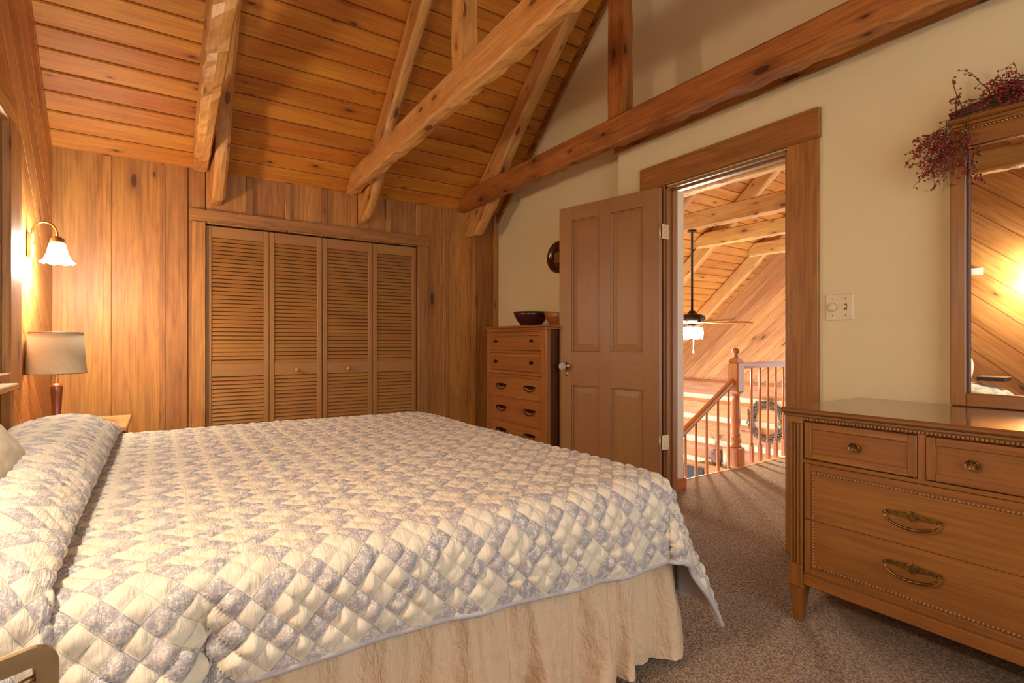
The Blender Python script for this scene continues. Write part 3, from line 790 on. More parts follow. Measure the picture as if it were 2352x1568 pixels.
# ---- pillow against the headboard, book
def pillow():
    m = MB(); n = 34; vs = []; fs = []
    for side in (1, -1):
        for i in range(n + 1):
            for k_ in range(n + 1):
                u, v = -1 + 2 * i / n, -1 + 2 * k_ / n
                e = (max(0, 1 - abs(u) ** 2.6) * max(0, 1 - abs(v) ** 2.6)) ** .5
                w_ = 1 - .09 * (abs(u * v)) ** 2
                nz = .012 * mnoise.noise(Vector((u * 2.4, v * 2.4, side))) + .006 * mnoise.noise(Vector((u * 6, v * 6, side)))
                vs.append((u * .36 * w_, v * .17 * w_, side * (.075 * e + nz * e)))
    k0 = (n + 1) ** 2
    for i in range(n):
        for k_ in range(n):
            a = i * (n + 1) + k_; fs.append((a, a + n + 1, a + n + 2, a + 1)); fs.append((k0 + a, k0 + a + 1, k0 + a + n + 2, k0 + a + n + 1))
    X = T(-.43, 1.79, .85) @ rot(math.radians(50), 'Y') @ rot(PI / 2, 'Z')
    m.add(vs, fs, 0, X, True)
    obj('pillow', m, 'pillow', label='plump cream pillow leaning on the headboard at far left', cat='pillow')
pillow()
t = thing('book', 'black book with tan cover lying on the bed by the near lamp', 'book', (-.40, 1.30, .775))
m = MB(); m.box((-.5, 1.2, .788), (-.3, 1.38, .818), 1, .003); obj('pages', m, 'black', t)
m = MB(); m.box((-.505, 1.195, .8185), (-.295, 1.385, .823), 1, .001); obj('cover', m, 'book', t, label='tan top cover')

# ------------------------------------------------------------------ nightstand, lamp, sconces
t = thing('nightstand', 'small light wood nightstand behind the bed holding the lamp', 'nightstand', (-.36, 3.75, 0))
m = MB(); m.box((-.565, 3.46, .635), (-.14, 4.02, .66), 1, .005); obj('top', m, 'shelf', t)
m = MB(); m.box((-.555, 3.48, .1), (-.17, 4.0, .635), 2, .004); obj('body', m, 'cedar', t)
m = MB(); m.box((-.17, 3.52, .42), (-.157, 3.96, .60), 1, .003); dr = obj('drawer', m, 'cedar', t)
m = MB(); m.ball((-.148, 3.74, .51), .014); obj('knob', m, 'brass', dr)
for x in (-.54, -.20):
    for y in (3.5, 3.95):
        m = MB(); m.box((x, y, 0), (x + .035, y + .035, .1), 2, .003); obj('leg', m, 'cedar', t)
LX, LY = -.462, 3.75
t = thing('table_lamp', 'unlit table lamp with beige drum shade and brown tapered base', 'lamp', (LX, LY, .66))
m = MB(); m.lathe([(.001, .661), (.062, .661), (.06, .672), (.022, .68), (.018, .69), (.026, .84), (.028, .865), (.024, .872), (.012, .886), (.001, .886)], 28, T(LX, LY, 0)); obj('base', m, 'lampwood', t)
m = MB(); m.lathe([(.001, .886), (.012, .886), (.012, .889), (.0085, .892), (.0085, .925), (.004, .93), (.004, 1.15), (.001, 1.15)], 16, T(LX, LY, 0)); obj('neck', m, 'brass', t, label='brass neck')
m = MB(); m.lathe([(.130, .937), (.114, 1.158), (.1125, 1.158), (.1285, .937), (.130, .937)], 48, T(LX, LY, 0), cap=False); sh = obj('lamp_shade', m, 'shade', t)
for r, z in ((.1305, .937), (.1145, 1.158)):
    m = MB(); m.tube([(LX + r * math.cos(a), LY + r * math.sin(a), z) for a in np.linspace(0, 2 * PI, 49)], .0018, 6); obj('trim_ring', m, 'tan', sh)
m = MB()
for k_ in range(3): m.tube([(LX, LY, 1.148), (LX + .113 * math.cos(k_ * 2.1), LY + .113 * math.sin(k_ * 2.1), 1.152)], .0015, 5)
obj('harp', m, 'brass', t)

def sconce(label, y, z, out=.125):
    t = thing('wall_sconce', label, 'wall lamp', (XL, y, z), 'brass wall sconces by the bed')
    m = MB(); m.box((XL + .001, y - .026, z - .065), (XL + .024, y + .026, z + .065), 2, .004); obj('back_plate', m, 'oldbrass', t)
    m = MB(); m.ball((XL + .028, y, z + .01), .006); obj('screw', m, 'brass', t)
    pts = []
    for i in range(15):
        a = PI - PI * i / 14
        pts.append((XL + .02 + (out - .02) / 2 + (out - .02) / 2 * math.cos(a), y, z + .058 + .075 * math.sin(a) ** .8 if i not in (0, 14) else z + .05))
    m = MB(); m.tube(pts, .0055, 10); obj('arm', m, 'brass', t)
    m = MB(); m.lathe([(.001, .062), (.012, .06), (.03, .046), (.031, .036), (.033, .034), (.033, .024), (.03, .022), (.001, .022)], 24, T(XL + out, y, z)); obj('holder', m, 'oldbrass', t)
    seg = 48; prof = [(.028, .028), (.034, .02), (.040, -.005), (.045, -.03), (.054, -.058), (.066, -.08), (.074, -.086)]
    rings = []
    for i, (r, zz) in enumerate(prof):
        k = i / (len(prof) - 1)
        rings.append([((r + .006 * k ** 3 * math.cos(8 * a)) * math.cos(a), (r + .006 * k ** 3 * math.cos(8 * a)) * math.sin(a), zz + .005 * k ** 3 * math.cos(8 * a)) for a in [2 * PI * q / seg for q in range(seg)]])
    inner = [[(p[0] * .95, p[1] * .95, p[2] - .001) for p in r] for r in rings[::-1]]
    L = bpy.data.lights.new('sconce_bulb', 'POINT'); L.energy = 11; L.color = (1, .87, .70); L.shadow_soft_size = .025
    lo = bpy.data.objects.new('bulb', L); COL.objects.link(lo); lo.parent = t; lo.location = (out, 0, -.085)
    m = MB(); m.loops(rings + inner, 2, T(XL + out, y, z), True, False); obj('glass_shade', m, 'lampglow', t, label='glowing white tulip shade with ruffled rim')
    return t
sconce('lit brass sconce with tulip glass shade above the table lamp', 3.79, 1.625)
sconce('lit brass sconce near the mirror seen only by reflection', 1.05, 1.72)
t = bx('wall_box', (XL + .001, 1.40, 1.70), (XL + .03, 1.49, 1.76), 'white', label='small white box on the plank wall seen in the dresser mirror', cat='wall box')

# ---- brass stand end in the corner of the view
t = thing('brass_stand', 'worn brass stand frame rising beside the bed at bottom left', 'stand', (-.26, .88, 0))
c0 = Vector((-.127, .942, 0)); dv = Vector((-.89, -.45, 0)).normalized()
def rail_frame():
    m = MB(); Lr = .42; zt = .685
    prof = []
    cen = [];
    r = .018
    for i in range(8):
        a = PI / 2 * i / 7; cen.append((r - r * math.sin(a) * 1.0, zt - r + r * math.cos(a)))
    path = [(Lr - r + r * math.cos(a), zt - r + r * math.sin(a)) for a in np.linspace(0, PI / 2, 8)]
    path = [(Lr, .0), (Lr, .4)] + path + [(Lr * .5, zt + .0)] + [(r - r * math.cos(a), zt - r + r * math.sin(a)) for a in np.linspace(PI / 2, 0, 8)] + [(0, .4), (0, 0)]
    rings = []
    for i, (s_, z) in enumerate(path):
        p, q = path[max(0, i - 1)], path[min(len(path) - 1, i + 1)]
        tx, tz = q[0] - p[0], q[1] - p[1]; L_ = math.hypot(tx, tz); nx, nz = tz / L_, -tx / L_
        wd = .0125 if z > .6 else .006
        ring = []
        for a, b in ((-wd, -.006), (wd, -.006), (wd * 1.1, 0), (wd, .006), (-wd, .006), (-wd * 1.1, 0)):
            if z > .6: aa = a - wd * .0
            else: aa = a
            ss, zz = s_ + nx * aa, z + nz * aa
            w3 = c0 + dv * ss; pw = Vector((-dv.y, dv.x, 0)) * b
            ring.append((w3.x + pw.x, w3.y + pw.y, zz))
        rings.append(ring)
    m.loops(rings, 0, None, False); return m
obj('end_frame', rail_frame(), 'oldbrass', t)
m = MB(); a = c0 + dv * .012; pts = []
for i in range(16):
    s_ = .012 + .11 * i / 15; p = c0 + dv * s_; pts.append((p.x, p.y, .655 - .022 * math.sin(i / 15 * PI * 1.5) * (i / 15)))
m.tube(pts, .005, 8); obj('scroll', m, 'oldbrass', t)
m = MB(); p = c0 + dv * .03; m.tube([(p.x, p.y, .655), (p.x + .004, p.y, .4), (p.x, p.y, 0)], .004, 8); obj('leg', m, 'oldbrass', t)

# ------------------------------------------------------------------ dresser
DX, DY1_, DY0_ = 2.09, 1.137, -.253; DB = 2.75
t = thing('dresser', 'long low walnut dresser with brass pulls below the mirror', 'dresser', (2.4, .44, 0))
m = MB()
m.box((DX - .002, DY0_ - .02, .812), (DB, DY1_ + .02, .824), 1, .003); m.box((DX - .018, DY0_ - .026, .824), (DB, DY1_ + .026, .845), 1, .007)
obj('top', m, 'dtop', t)
m = MB()
m.box((DX + .02, DY0_ + .01, .155), (DB, DY1_ - .004, .812), 1, .002); m.box((DX + .0185, DY0_ + .05, .205), (DX + .0199, DY1_ - .05, .80), 1, 0, mi=1)  # thin dark sheet behind the drawers stands for shade in the gaps
m.box((DX + .004, DY0_ + .055, .155), (DX + .03, DY1_ - .055, .2), 1, .004); m.box((DX + .012, DY0_ + .055, .2), (DX + .03, DY1_ - .055, .207), 1, .001)
m.box((DX + .006, DY0_ + .055, .633), (DX + .03, DY1_ - .055, .648), 1, .002); m.box((DX + .008, DY0_ + .055, .797), (DX + .03, DY1_ - .055, .812), 1, .002)
for y in (.6965, .1885): m.box((DX + .008, y - .0115, .64), (DX + .03, y + .0115, .80), 2, .002)
obj('case', m, ['dresser', 'groove'], t)
def bead_row(m, p0, p1, pitch=.0115, r=.0056):
    p0, p1 = Vector(p0), Vector(p1); n = max(2, int((p1 - p0).length / pitch))
    for i in range(n):
        m.ball(p0.lerp(p1, (i + .5) / n), r, 6, 4, (.8, 1, 1))
for ya, yb in ((DY1_ - .055, DY1_), (DY0_, DY0_ + .055)):
    m = MB(); m.box((DX + .008, ya, .15), (DX + .06, yb, .812), 2, .002)
    g = [0, .0085, .015, .021, .0275, .0335, .040, .0465, .055]
    for i in range(0, 8, 2): m.box((DX, ya + g[i], .23), (DX + .01, ya + g[i + 1], .785), 2, .002)
    m.box((DX, ya, .15), (DX + .01, yb, .23), 2, .002); m.box((DX, ya, .785), (DX + .01, yb, .812), 1, .002)
    obj('fluted_post', m, 'dresser', t)
m = MB(); bead_row(m, (DX + .004, DY1_ - .057, .804), (DX + .004, DY0_ + .057, .804)); obj('bead_molding', m, 'bead', t)
def pull(m_parent, y, z, wd=.165, X0=DX):
    m = MB(); h = wd / 2; x = X0 - .006
    for s_ in (-1, 1):
        vs = [(x, y, z + .012), (x, y + s_ * .018, z + .009), (x, y + s_ * h * .9, z + .006), (x, y + s_ * h, z), (x, y + s_ * h * .9, z - .004), (x, y + s_ * .018, z - .008), (x, y, z - .011)]
        vb = [(x + .004, p[1], p[2]) for p in vs]; n = 7
        m.add(vs + vb, [tuple(range(n)), tuple(range(n, 2 * n))] + [(i, (i + 1) % n, n + (i + 1) % n, n + i) for i in range(n)], 1, None, convex=True, center=(x + .002, y + s_ * h * .5, z))
        m.lathe([(.001, 0), (.005, 0), (.005, .02), (.001, .022)], 8, T(x + .006, y + s_ * h * .92, z) @ rot(-PI / 2, 'Y'))
    dm = [(x - .0015, y, z + .017), (x - .0015, y - .02, z), (x - .0015, y, z - .017), (x - .0015, y + .02, z)]
    pts = [dm[0], dm[1], dm[2], dm[3], dm[0]]
    m.tube(pts, .0028, 6)
    arc = [(x - .012 - .006 * math.sin(PI * i / 20), y + h * .92 * math.cos(PI * i / 20), z - .002 - .036 * math.sin(PI * i / 20) ** .9) for i in range(21)]
    m.tube(arc, [.0028 + .0018 * math.sin(PI * i / 20) for i in range(21)], 8)
    m.ball((arc[10][0], arc[10][1], arc[10][2]), .007, 8, 6, (1, 1.6, .8))
    obj('pull', m, 'abrass', m_parent, label='antique brass bail pull')
def knob(parent, y, z, X0, r=.018, mat='abrass'):
    m = MB(); Xk = T(X0, y, z) @ rot(-PI / 2, 'Y')
    m.lathe([(.001, 0), (.007, 0), (.006, .01), (r, .014), (r, .024), (r * .86, .0205), (r * .8, .019), (.001, .0195)], 20, Xk)
    for k_ in range(7):
        a = k_ * PI / 3 if k_ < 6 else 0; q = r * .5 if k_ < 6 else 0
        m.ball((q * math.cos(a), q * math.sin(a), .0195), r * .2, 6, 4, X=Xk)
    obj('knob', m, mat, parent, label='round rosette brass knob')
def small_drawer(parent, ya, yb, za, zb, knobs, X0=DX, mat='dresser', fr=.026, kr=.018, kmat='abrass'):
    m = MB(); x = X0 + .004
    m.box((x, ya, za), (x + .02, ya + fr, zb), 2, .002); m.box((x, yb - fr, za), (x + .02, yb, zb), 2, .002)
    m.box((x, ya + fr, za), (x + .02, yb - fr, za + fr), 1, .002); m.box((x, ya + fr, zb - fr), (x + .02, yb - fr, zb), 1, .002)
    m.box((x + .009, ya + fr, za + fr), (x + .019, yb - fr, zb - fr), 1, 0)
    d = obj('drawer', m, mat, parent)
    for k_ in knobs: knob(d, k_, (za + zb) / 2, X0 + .013, kr, kmat)
small_drawer(t, .709, 1.077, .652, .793, [.896]); small_drawer(t, .20, .684, .652, .793, [.564, .32]); small_drawer(t, -.193, .177, .652, .793, [-.008])
def big_drawer(parent, ya, yb, za, zb, top, pulls):
    m = MB(); x = DX + .004; fr = .024
    m.box((x, ya, za), (x + .02, ya + fr, zb), 2, .0015); m.box((x, yb - fr, za), (x + .02, yb, zb), 2, .0015)
    z0, z1 = za, zb
    if top: m.box((x, ya + fr, zb - fr), (x + .02, yb - fr, zb), 1, .002); z1 = zb - fr
    else: m.box((x, ya + fr, za), (x + .02, yb - fr, za + fr), 1, .002); z0 = za + fr
    m.box((x + .005, ya + fr, z0), (x + .019, yb - fr, z1), 1, 0)
    d = obj('drawer', m, 'dresser', parent)
    b = MB(); e = .011; xx = x + .004
    if top: bead_row(b, (xx, yb - fr - e, z1 - .008), (xx, ya + fr + e, z1 - .008))
    else: bead_row(b, (xx, yb - fr - e, z0 + .008), (xx, ya + fr + e, z0 + .008))
    for y in (yb - fr - .008, ya + fr + .008): bead_row(b, (xx, y, z0 + .004), (xx, y, z1 - .004))
    obj('bead_molding', b, 'bead', d)
    for y, z in pulls: pull(d, y, z)
big_drawer(t, -.193, 1.077, .417, .632, True, [(.719, .522), (.165, .522)])
big_drawer(t, -.193, 1.077, .208, .415, False, [(.719, .35), (.165, .35)])
for x in (DX + .002, DB - .06):
    for y in (DY1_ - .057, DY0_):
        m = MB()
        m.box((x - .004, y - .004, .142), (x + .062, y + .061, .153), 1, .003)
        cx, cy = x + .029, y + .0285
        m.loops([[(cx - a, cy - a, z), (cx + a, cy - a, z), (cx + a, cy + a, z), (cx - a, cy + a, z)] for z, a in ((0, .015), (.012, .0165), (.142, .027))], 2)
        obj('leg', m, 'dresser', t)

# ---- mirror on the dresser
MX = 2.70; MY1, MY0, MZ0, MZ1 = .797, .087, .846, 1.99
t = thing('mirror', 'tall framed dresser mirror leaning at the cream wall', 'mirror', (MX, .44, MZ0))
m = MB(); fw = .051
m.box((MX, MY1 - fw, MZ0), (MX + .03, MY1, MZ1), 2, .004); m.box((MX, MY0, MZ0), (MX + .03, MY0 + fw, MZ1), 2, .004)
m.box((MX, MY0 + fw, MZ0), (MX + .03, MY1 - fw, .9), 1, .004); m.box((MX, MY0 + fw, 1.884), (MX + .03, MY1 - fw, MZ1), 1, .004)
m.box((MX - .012, MY0 - .015, MZ1), (MX + .03, MY1 + .012, MZ1 + .022), 1, .006)
for lo, hi in (((MY1 - fw - .012, .9), (MY1 - fw, 1.884)), ((MY0 + fw, .9), (MY0 + fw + .012, 1.884))): m.box((MX + .006, lo[0], lo[1]), (MX + .028, hi[0], hi[1]), 2, .003, mi=1)
obj('frame', m, ['dresser', 'chestdark'], t)
m = MB(); bead_row(m, (MX - .001, MY1 - .02, 1.957), (MX - .001, MY0 + .02, 1.957), .012, .006); m.tube([(MX + .002, MY1 - fw, 1.887), (MX + .002, MY0 + fw, 1.887)], .004, 6); m.tube([(MX - .001, MY1 - .01, 1.972), (MX - .001, MY0, 1.972)], .003, 6); obj('gold_molding', m, 'gold', t, label='gilt beaded molding')
m = MB(); m.box((MX + .014, MY0 + fw, .9), (MX + .02, MY1 - fw, 1.884), 1, 0); obj('glass', m, 'mirror', t, label='reflecting glass')

t.rotation_euler.z = math.radians(1.2)
# ---- berry garland draped over the mirror
t = thing('berry_garland', 'twiggy garland of dark red berries over the mirror corner', 'garland', (MX, .6, 1.95))
tw, be = MB(), MB(); rr = random.Random(5)
def sprig(p, d, L, rad=.0016):
    pts = [Vector(p)]; d = Vector(d).normalized(); n = 6
    for i in range(n):
        d = (d + Vector((rr.uniform(-.25, .25), rr.uniform(-.3, .3), rr.uniform(-.3, .22)))).normalized(); q = pts[-1] + d * L / n
        q.x = min(q.x, MX - .006) if q.z < MZ1 + .03 else min(q.x, XN - .012)
        pts.append(q)
    tw.tube([tuple(q) for q in pts], [rad * (1 - .5 * i / n) for i in range(n + 1)], 4)
    for q in pts[2:]:
        for _ in range(rr.choice((1, 1, 2))):
            e = q + Vector((rr.uniform(-.016, .0), rr.uniform(-.02, .02), rr.uniform(-.02, .014)))
            tw.tube([tuple(q), tuple(e)], .0009, 3, cap=False); be.ball(e, rr.uniform(.0034, .0052), 6, 4)
for i in range(62):        # along the top
    y = rr.uniform(.12, .80); z = 2.012 + .035 * max(0, 1 - ((y - .5) / .25) ** 2) + rr.uniform(0, .025)
    sprig((MX - rr.uniform(.0, .02), y, z), (rr.uniform(-.4, .1), rr.uniform(-1, 1), rr.uniform(-.15, .35)), rr.uniform(.08, .16), .0022)
for i in range(16):
    sprig((MX - .01, rr.uniform(.42, .66), 2.035), (rr.uniform(-.4, .0), rr.uniform(-.2, .8), 1.0), rr.uniform(.07, .13))
for i in range(46):        # spilling over the left corner
    sprig((MX - rr.uniform(0, .02), rr.uniform(.73, .83), rr.uniform(1.86, 2.02)), (rr.uniform(-.3, .0), rr.uniform(-.1, .7), rr.uniform(-1.3, -.3)), rr.uniform(.09, .17))
for i in range(10):
    sprig((MX - .01, .81, rr.uniform(1.87, 1.99)), (-.1, 1, rr.uniform(-.5, -.05)), rr.uniform(.08, .15))
obj('twigs', tw, 'twig', t, kind='stuff'); obj('berries', be, 'berry', t, kind='stuff', label='dark red berries')
m = MB()
for k_ in range(5):
    pts = [(MX - .002 + .008 * math.sin(i + k_), .80 - .072 * i, 2.013 + .006 * k_ + .03 * max(0, 1 - ((.80 - .072 * i - .5) / .28) ** 2) + .004 * math.sin(i * 2 + k_)) for i in range(10)]
    m.tube(pts, .006, 6)
obj('vine_core', m, 'twig', t)

# ---- dimmer and switch plate
t = thing('switch_plate', 'ivory double wall plate with a dimmer knob and a toggle', 'switch', (XN, 1.252, 1.276))
m = MB(); m.box((XN - .007, 1.189, 1.213), (XN - .0005, 1.316, 1.340), 2, .003); obj('plate', m, 'ivory', t)
m = MB(); m.lathe([(.001, 0), (.021, 0), (.020, .012), (.015, .016), (.001, .016)], 24, T(XN - .007, 1.283, 1.277) @ rot(-PI / 2, 'Y')); obj('dimmer_knob', m, 'ivory', t)
m = MB(); m.box((XN - .0085, 1.217, 1.262), (XN - .007, 1.229, 1.292), 2, 0, mi=1); m.box((XN - .02, 1.220, 1.272), (XN - .0085, 1.226, 1.283), 0, .001); obj('toggle', m, ['ivory', 'tan'], t)
for y in (1.223, 1.283):
    for z in (1.236, 1.318):
        m = MB(); m.ball((XN - .0072, y, z), .003, 6, 4); obj('screw', m, 'abrass', t)

# ------------------------------------------------------------------ tall chest of drawers
CX, CB, CY1, CY0 = 2.40, 2.885, 3.985, 3.128
t = thing('chest_of_drawers', 'tall maple chest of drawers in the corner behind the open door', 'chest', (2.64, 3.56, 0))
m = MB(); m.box((CX - .02, CY0 - .02, 1.222), (CB, CY1 + .02, 1.24), 1, .005); m.box((CX - .006, CY0 - .008, 1.205), (CB, CY1 + .008, 1.222), 1, .004); obj('top', m, 'chest', t)
m = MB(); m.box((CX + .02, CY0 + .012, .1), (CB, CY1 - .012, 1.205), 2, .002)
obj('case', m, 'chestdark', t)  # case darker than the front; shade behind the door put into its colour
m = MB()
for a, b in ((CY0, CY0 + .058), (CY1 - .03, CY1)): m.box((CX, a, .06), (CX + .045, b, 1.205), 2, .004)
m.box((CB - .06, CY0, .06), (CB, CY0 + .03, 1.205), 2, .004)
for a, b in ((1.192, 1.205), (1.02, 1.04), (.846, .872), (.06, .12)): m.box((CX + .004, CY0 + .05, a), (CX + .03, CY1 - .02, b), 1, .002)
obj('face_frame', m, 'chest', t)
small_drawer(t, 3.187, 3.953, 1.043, 1.190, [3.833, 3.318], CX, 'chest', .03, .013, 'iron'); small_drawer(t, 3.187, 3.953, .875, 1.018, [3.833, 3.318], CX, 'chest', .03, .013, 'iron')
def bail(parent, y, z, X0):
    m = MB(); x = X0 - .001
    vs = [(y - .07, z + .012), (y - .035, z + .018), (y, z + .020), (y + .035, z + .018), (y + .07, z + .012), (y + .04, z - .004), (y, z - .010), (y - .04, z - .004)]
    m.prism(vs[::-1], x - .003, x, 'yz', 1)
    arc = [(x - .010 - .006 * math.sin(PI * i / 14), y + .068 * math.cos(PI * i / 14), z + .008 - .036 * math.sin(PI * i / 14)) for i in range(15)]
    m.tube(arc, .0032, 6); m.ball((x - .006, y + .068, z + .008), .007, 8, 6); m.ball((x - .006, y - .068, z + .008), .007, 8, 6)
    obj('pull', m, 'iron', parent, label='dark bail pull')
for za, zb, zp in ((.652, .843, .745), (.444, .65, .56), (.236, .442, .367), (.122, .234, .18)):
    m = MB(); x = CX + .006
    m.box((x, 3.187, za), (x + .02, 3.215, zb), 2, .002); m.box((x, 3.925, za), (x + .02, 3.953, zb), 2, .002)
    if zb > .8: m.box((x, 3.215, zb - .026), (x + .02, 3.925, zb), 1, .002)
    m.box((x + .005, 3.215, za), (x + .019, 3.925, zb - (.026 if zb > .8 else 0)), 1, .0015)
    d = obj('drawer', m, 'chest', t); bail(d, 3.757, zp, CX + .012); bail(d, 3.35, zp + .003, CX + .012)
for x in (CX, CB - .05):
    for y in (CY0, CY1 - .05):
        m = MB(); m.box((x, y, 0), (x + .05, y + .05, .06), 2, .003); obj('foot', m, 'chest', t)
m = MB(); c = T(2.62, 3.625, 1.241)
m.lathe([(.001, 0), (.08, 0), (.082, .006), (.115, .045), (.140, .09), (.150, .122), (.145, .122), (.125, .07), (.07, .014), (.001, .012)], 40, c)
obj('bowl', m, 'burg', label='dark burgundy bowl on top of the tall chest', cat='bowl')
m = MB(); c = T(2.70, 3.295, 1.241)
rings = []
for r, z in ((.001, 0), (.10, 0), (.11, .006), (.150, .06), (.165, .098), (.158, .101), (.10, .02), (.001, .016)):
    rings.append([(r * math.cos(a) * .9, r * math.sin(a) * 1.0, z * (1 + .09 * math.cos(2 * a + .5)) if z > .05 else z) for a in [2 * PI * k_ / 40 for k_ in range(40)]])
m.loops(rings, 1, c, True); obj('bowl', m, 'bowlwood', label='rustic light wood bowl half hidden by the door', cat='bowl')
# oval plaque on the wall
t = thing('oval_plaque', 'oval carved brown plaque on the cream wall behind the door', 'plaque', (XR, 3.575, 1.85))
cx, cy = 3.575, 1.85
Xo = T(XR - .001, cx, cy) @ rot(-PI / 2, 'Y')
def oval(m, prof, X, ay=.17, az=.142):
    rings = [[(az * r * math.cos(a), ay * r * math.sin(a), z) for a in [2 * PI * k_ / 56 for k_ in range(56)]] for r, z in prof]
    m.loops(rings, 0, X, True)
m = MB(); oval(m, [(.001, 0), (1, 0), (1.0, .012), (.95, .024), (.8, .026), (.70, .016), (.66, .010), (.001, .010)], Xo); obj('rim', m, 'plaque', t)
m = MB(); oval(m, [(.001, .0105), (.64, .0105), (.62, .013), (.001, .013)], Xo); obj('center', m, 'plaquein', t)
m = MB(); m.box((XR - .02, 3.52, 1.80), (XR - .0145, 3.64, 1.89), 1, .002); obj('carved_block', m, 'tan', t)

# ------------------------------------------------------------------ landing and great room beyond the door
m = MB(); m.box((XR + .02, 2.60, 0), (3.31, 2.72, 2.6), 2, .004); obj('wall_landing', m, 'white', kind=S, label='short white wall end beside the door jamb on the landing', cat='wall')
bx('baseboard_landing', (XR + .02, 2.585, 0), (3.325, 2.599, .085), 'oak', kind=S, axis=0, label='small wooden baseboard on the landing wall end', cat='baseboard')
RYL = 2.81
def baluster(parent, x, y, z0, z1, name='baluster'):
    m = MB()
    m.box((x - .017, y - .017, z0), (x + .017, y + .017, z0 + .16), 2, .003)
    m.lathe([(.012, z0 + .16), (.017, z0 + .175), (.011, z0 + .19), (.0135, z0 + .30), (.009, z1), (.001, z1)], 10, T(x, y, 0))
    return obj(name, m, 'oak', parent)
t = thing('landing_railing', 'oak railing along the landing edge right of the newel', 'railing', (4.7, RYL, 0))
rings = []
def railprof(p, perp=(0, 1, 0)):
    return [(p[0], p[1] + a, p[2] + b) for a, b in ((-.02, 0), (.02, 0), (.028, .022), (.026, .04), (.014, .055), (-.014, .055), (-.026, .04), (-.028, .022))]
m = MB(); m.loops([railprof((4.34, RYL, .872)), railprof((6.5, RYL, .872))], 0); obj('handrail', m, 'oak', t)
for i in range(15): baluster(t, 4.539 + .1345 * i, RYL, 0, .873)
t = thing('newel_post', 'turned oak newel post with ball top at the stair head', 'newel post', (4.295, RYL, 0))
m = MB(); a = .055
m.box((4.24, RYL - a, 0), (4.35, RYL + a, .17), 2, .006)
m.lathe([(.045, .17), (.05, .185), (.036, .20), (.047, .225), (.047, .25), (.034, .275), (.042, .285), (.034, .30), (.043, .40), (.036, .58), (.03, .62), (.04, .63), (.03, .65)], 24, T(4.295, RYL, 0))
m.box((4.24, RYL - a, .66), (4.35, RYL + a, .93), 2, .012)
m.loops([[(4.295 + q * c_, RYL + q * s_, z) for c_, s_ in ((-1, -1), (1, -1), (1, 1), (-1, 1))] for q, z in ((.05, .928), (.03, .965))], 2)
m.lathe([(.03, .963), (.02, .975), (.024, .985), (.016, 1.0), (.03, 1.015), (.034, 1.03), (.026, 1.048), (.001, 1.058)], 24, T(4.295, RYL, 0))
m.lathe([(.045, .645), (.05, .662), (.001, .662)], 4, T(4.295, RYL, 0) @ rot(PI / 4, 'Z'), smooth=False)
obj('post_body', m, 'oak', t)
t = thing('stair_railing', 'sloping oak stair railing descending left of the newel', 'railing', (3.7, RYL, 0))
def srz(x): return .775 - (4.24 - x) * .573
m = MB(); m.loops([railprof((4.24, RYL, srz(4.24) - .045)), railprof((2.95, RYL, srz(2.95) - .045))], 0); obj('handrail', m, 'oak', t)
for x in (4.186, 4.035, 3.878, 3.735, 3.60, 3.46, 3.32):
    m = MB(); z1 = srz(x) - .04; m.lathe([(.016, z1 - .95), (.016, z1 - .78), (.0115, z1 - .75), (.0145, z1 - .6), (.009, z1)], 10, T(x, RYL, 0)); obj('baluster', m, 'oak', t)

# far log wall with diagonal boards above
m = MB(); FX = 7.9; zb = .48
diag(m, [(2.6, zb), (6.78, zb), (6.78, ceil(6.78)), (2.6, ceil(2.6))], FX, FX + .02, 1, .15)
m.box((FX + .012, 2.6, zb), (FX + .06, 7, 4.2), 1, 0, mi=1)
edges = [(.48, .214), (.127, -.15), (-.237, -.538), (-.64, -.90), (-.985, -1.3), (-1.39, -1.7), (-1.79, -2.1)]
for a, b in edges:
    rings = []
    for y in np.arange(2.6, 7.3, .2):
        k_ = R.uniform(-.006, .006)
        rings.append([(FX + .03, y, b), (FX - .03, y, b + .006 + k_), (FX - .05, y, b + .05), (FX - .052 + k_, y, (a + b) / 2), (FX - .05, y, a - .05), (FX - .03, y, a - .006 + k_), (FX + .03, y, a)])
    m.loops(rings, 1)
m.box((FX + .0, 2.6, -2.5), (FX + .08, 7.3, .48), 1, 0, mi=2)
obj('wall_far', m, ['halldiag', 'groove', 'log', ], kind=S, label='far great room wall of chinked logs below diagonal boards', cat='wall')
wf = bpy.data.objects['wall_far']; wf.data.materials[2] = M['chink']
# logs use their own tone
lg = len(wf.data.polygons)

gh, gr = 'tie beams of the hall ceiling', 'rafters of the hall ceiling'
names = ('first tie beam of the hall seen at the top of the doorway', 'second hall tie beam carrying the ceiling fan rod', 'third hall tie beam behind the fan rod', 'small fourth hall tie beam deepest in the doorway')
for x, lb, zlo in zip((3.70, 4.93, 5.98, 7.2), names, (2.36, 2.36, 2.36, 2.36)):
    timber('tie_beam', x, x + .10, lambda y: 2.365, lambda y: min(2.56, ceil(y) - .004), 4.5, .5, 'beam', lb, gh, .010, 0)
names = ('first sloping rafter of the hall ceiling', 'second sloping hall rafter by the fan rod', 'third sloping hall rafter beyond the fan', 'last hall rafter against the diagonal boards')
for x, lb in zip((3.82, 5.05, 6.1, 7.32), names):
    timber('rafter', x, x + .10, lambda y: ceil(y) - .26, raf_hi, 6.6, 2.55, 'beam', lb, gr, .010, 0, .02, True)

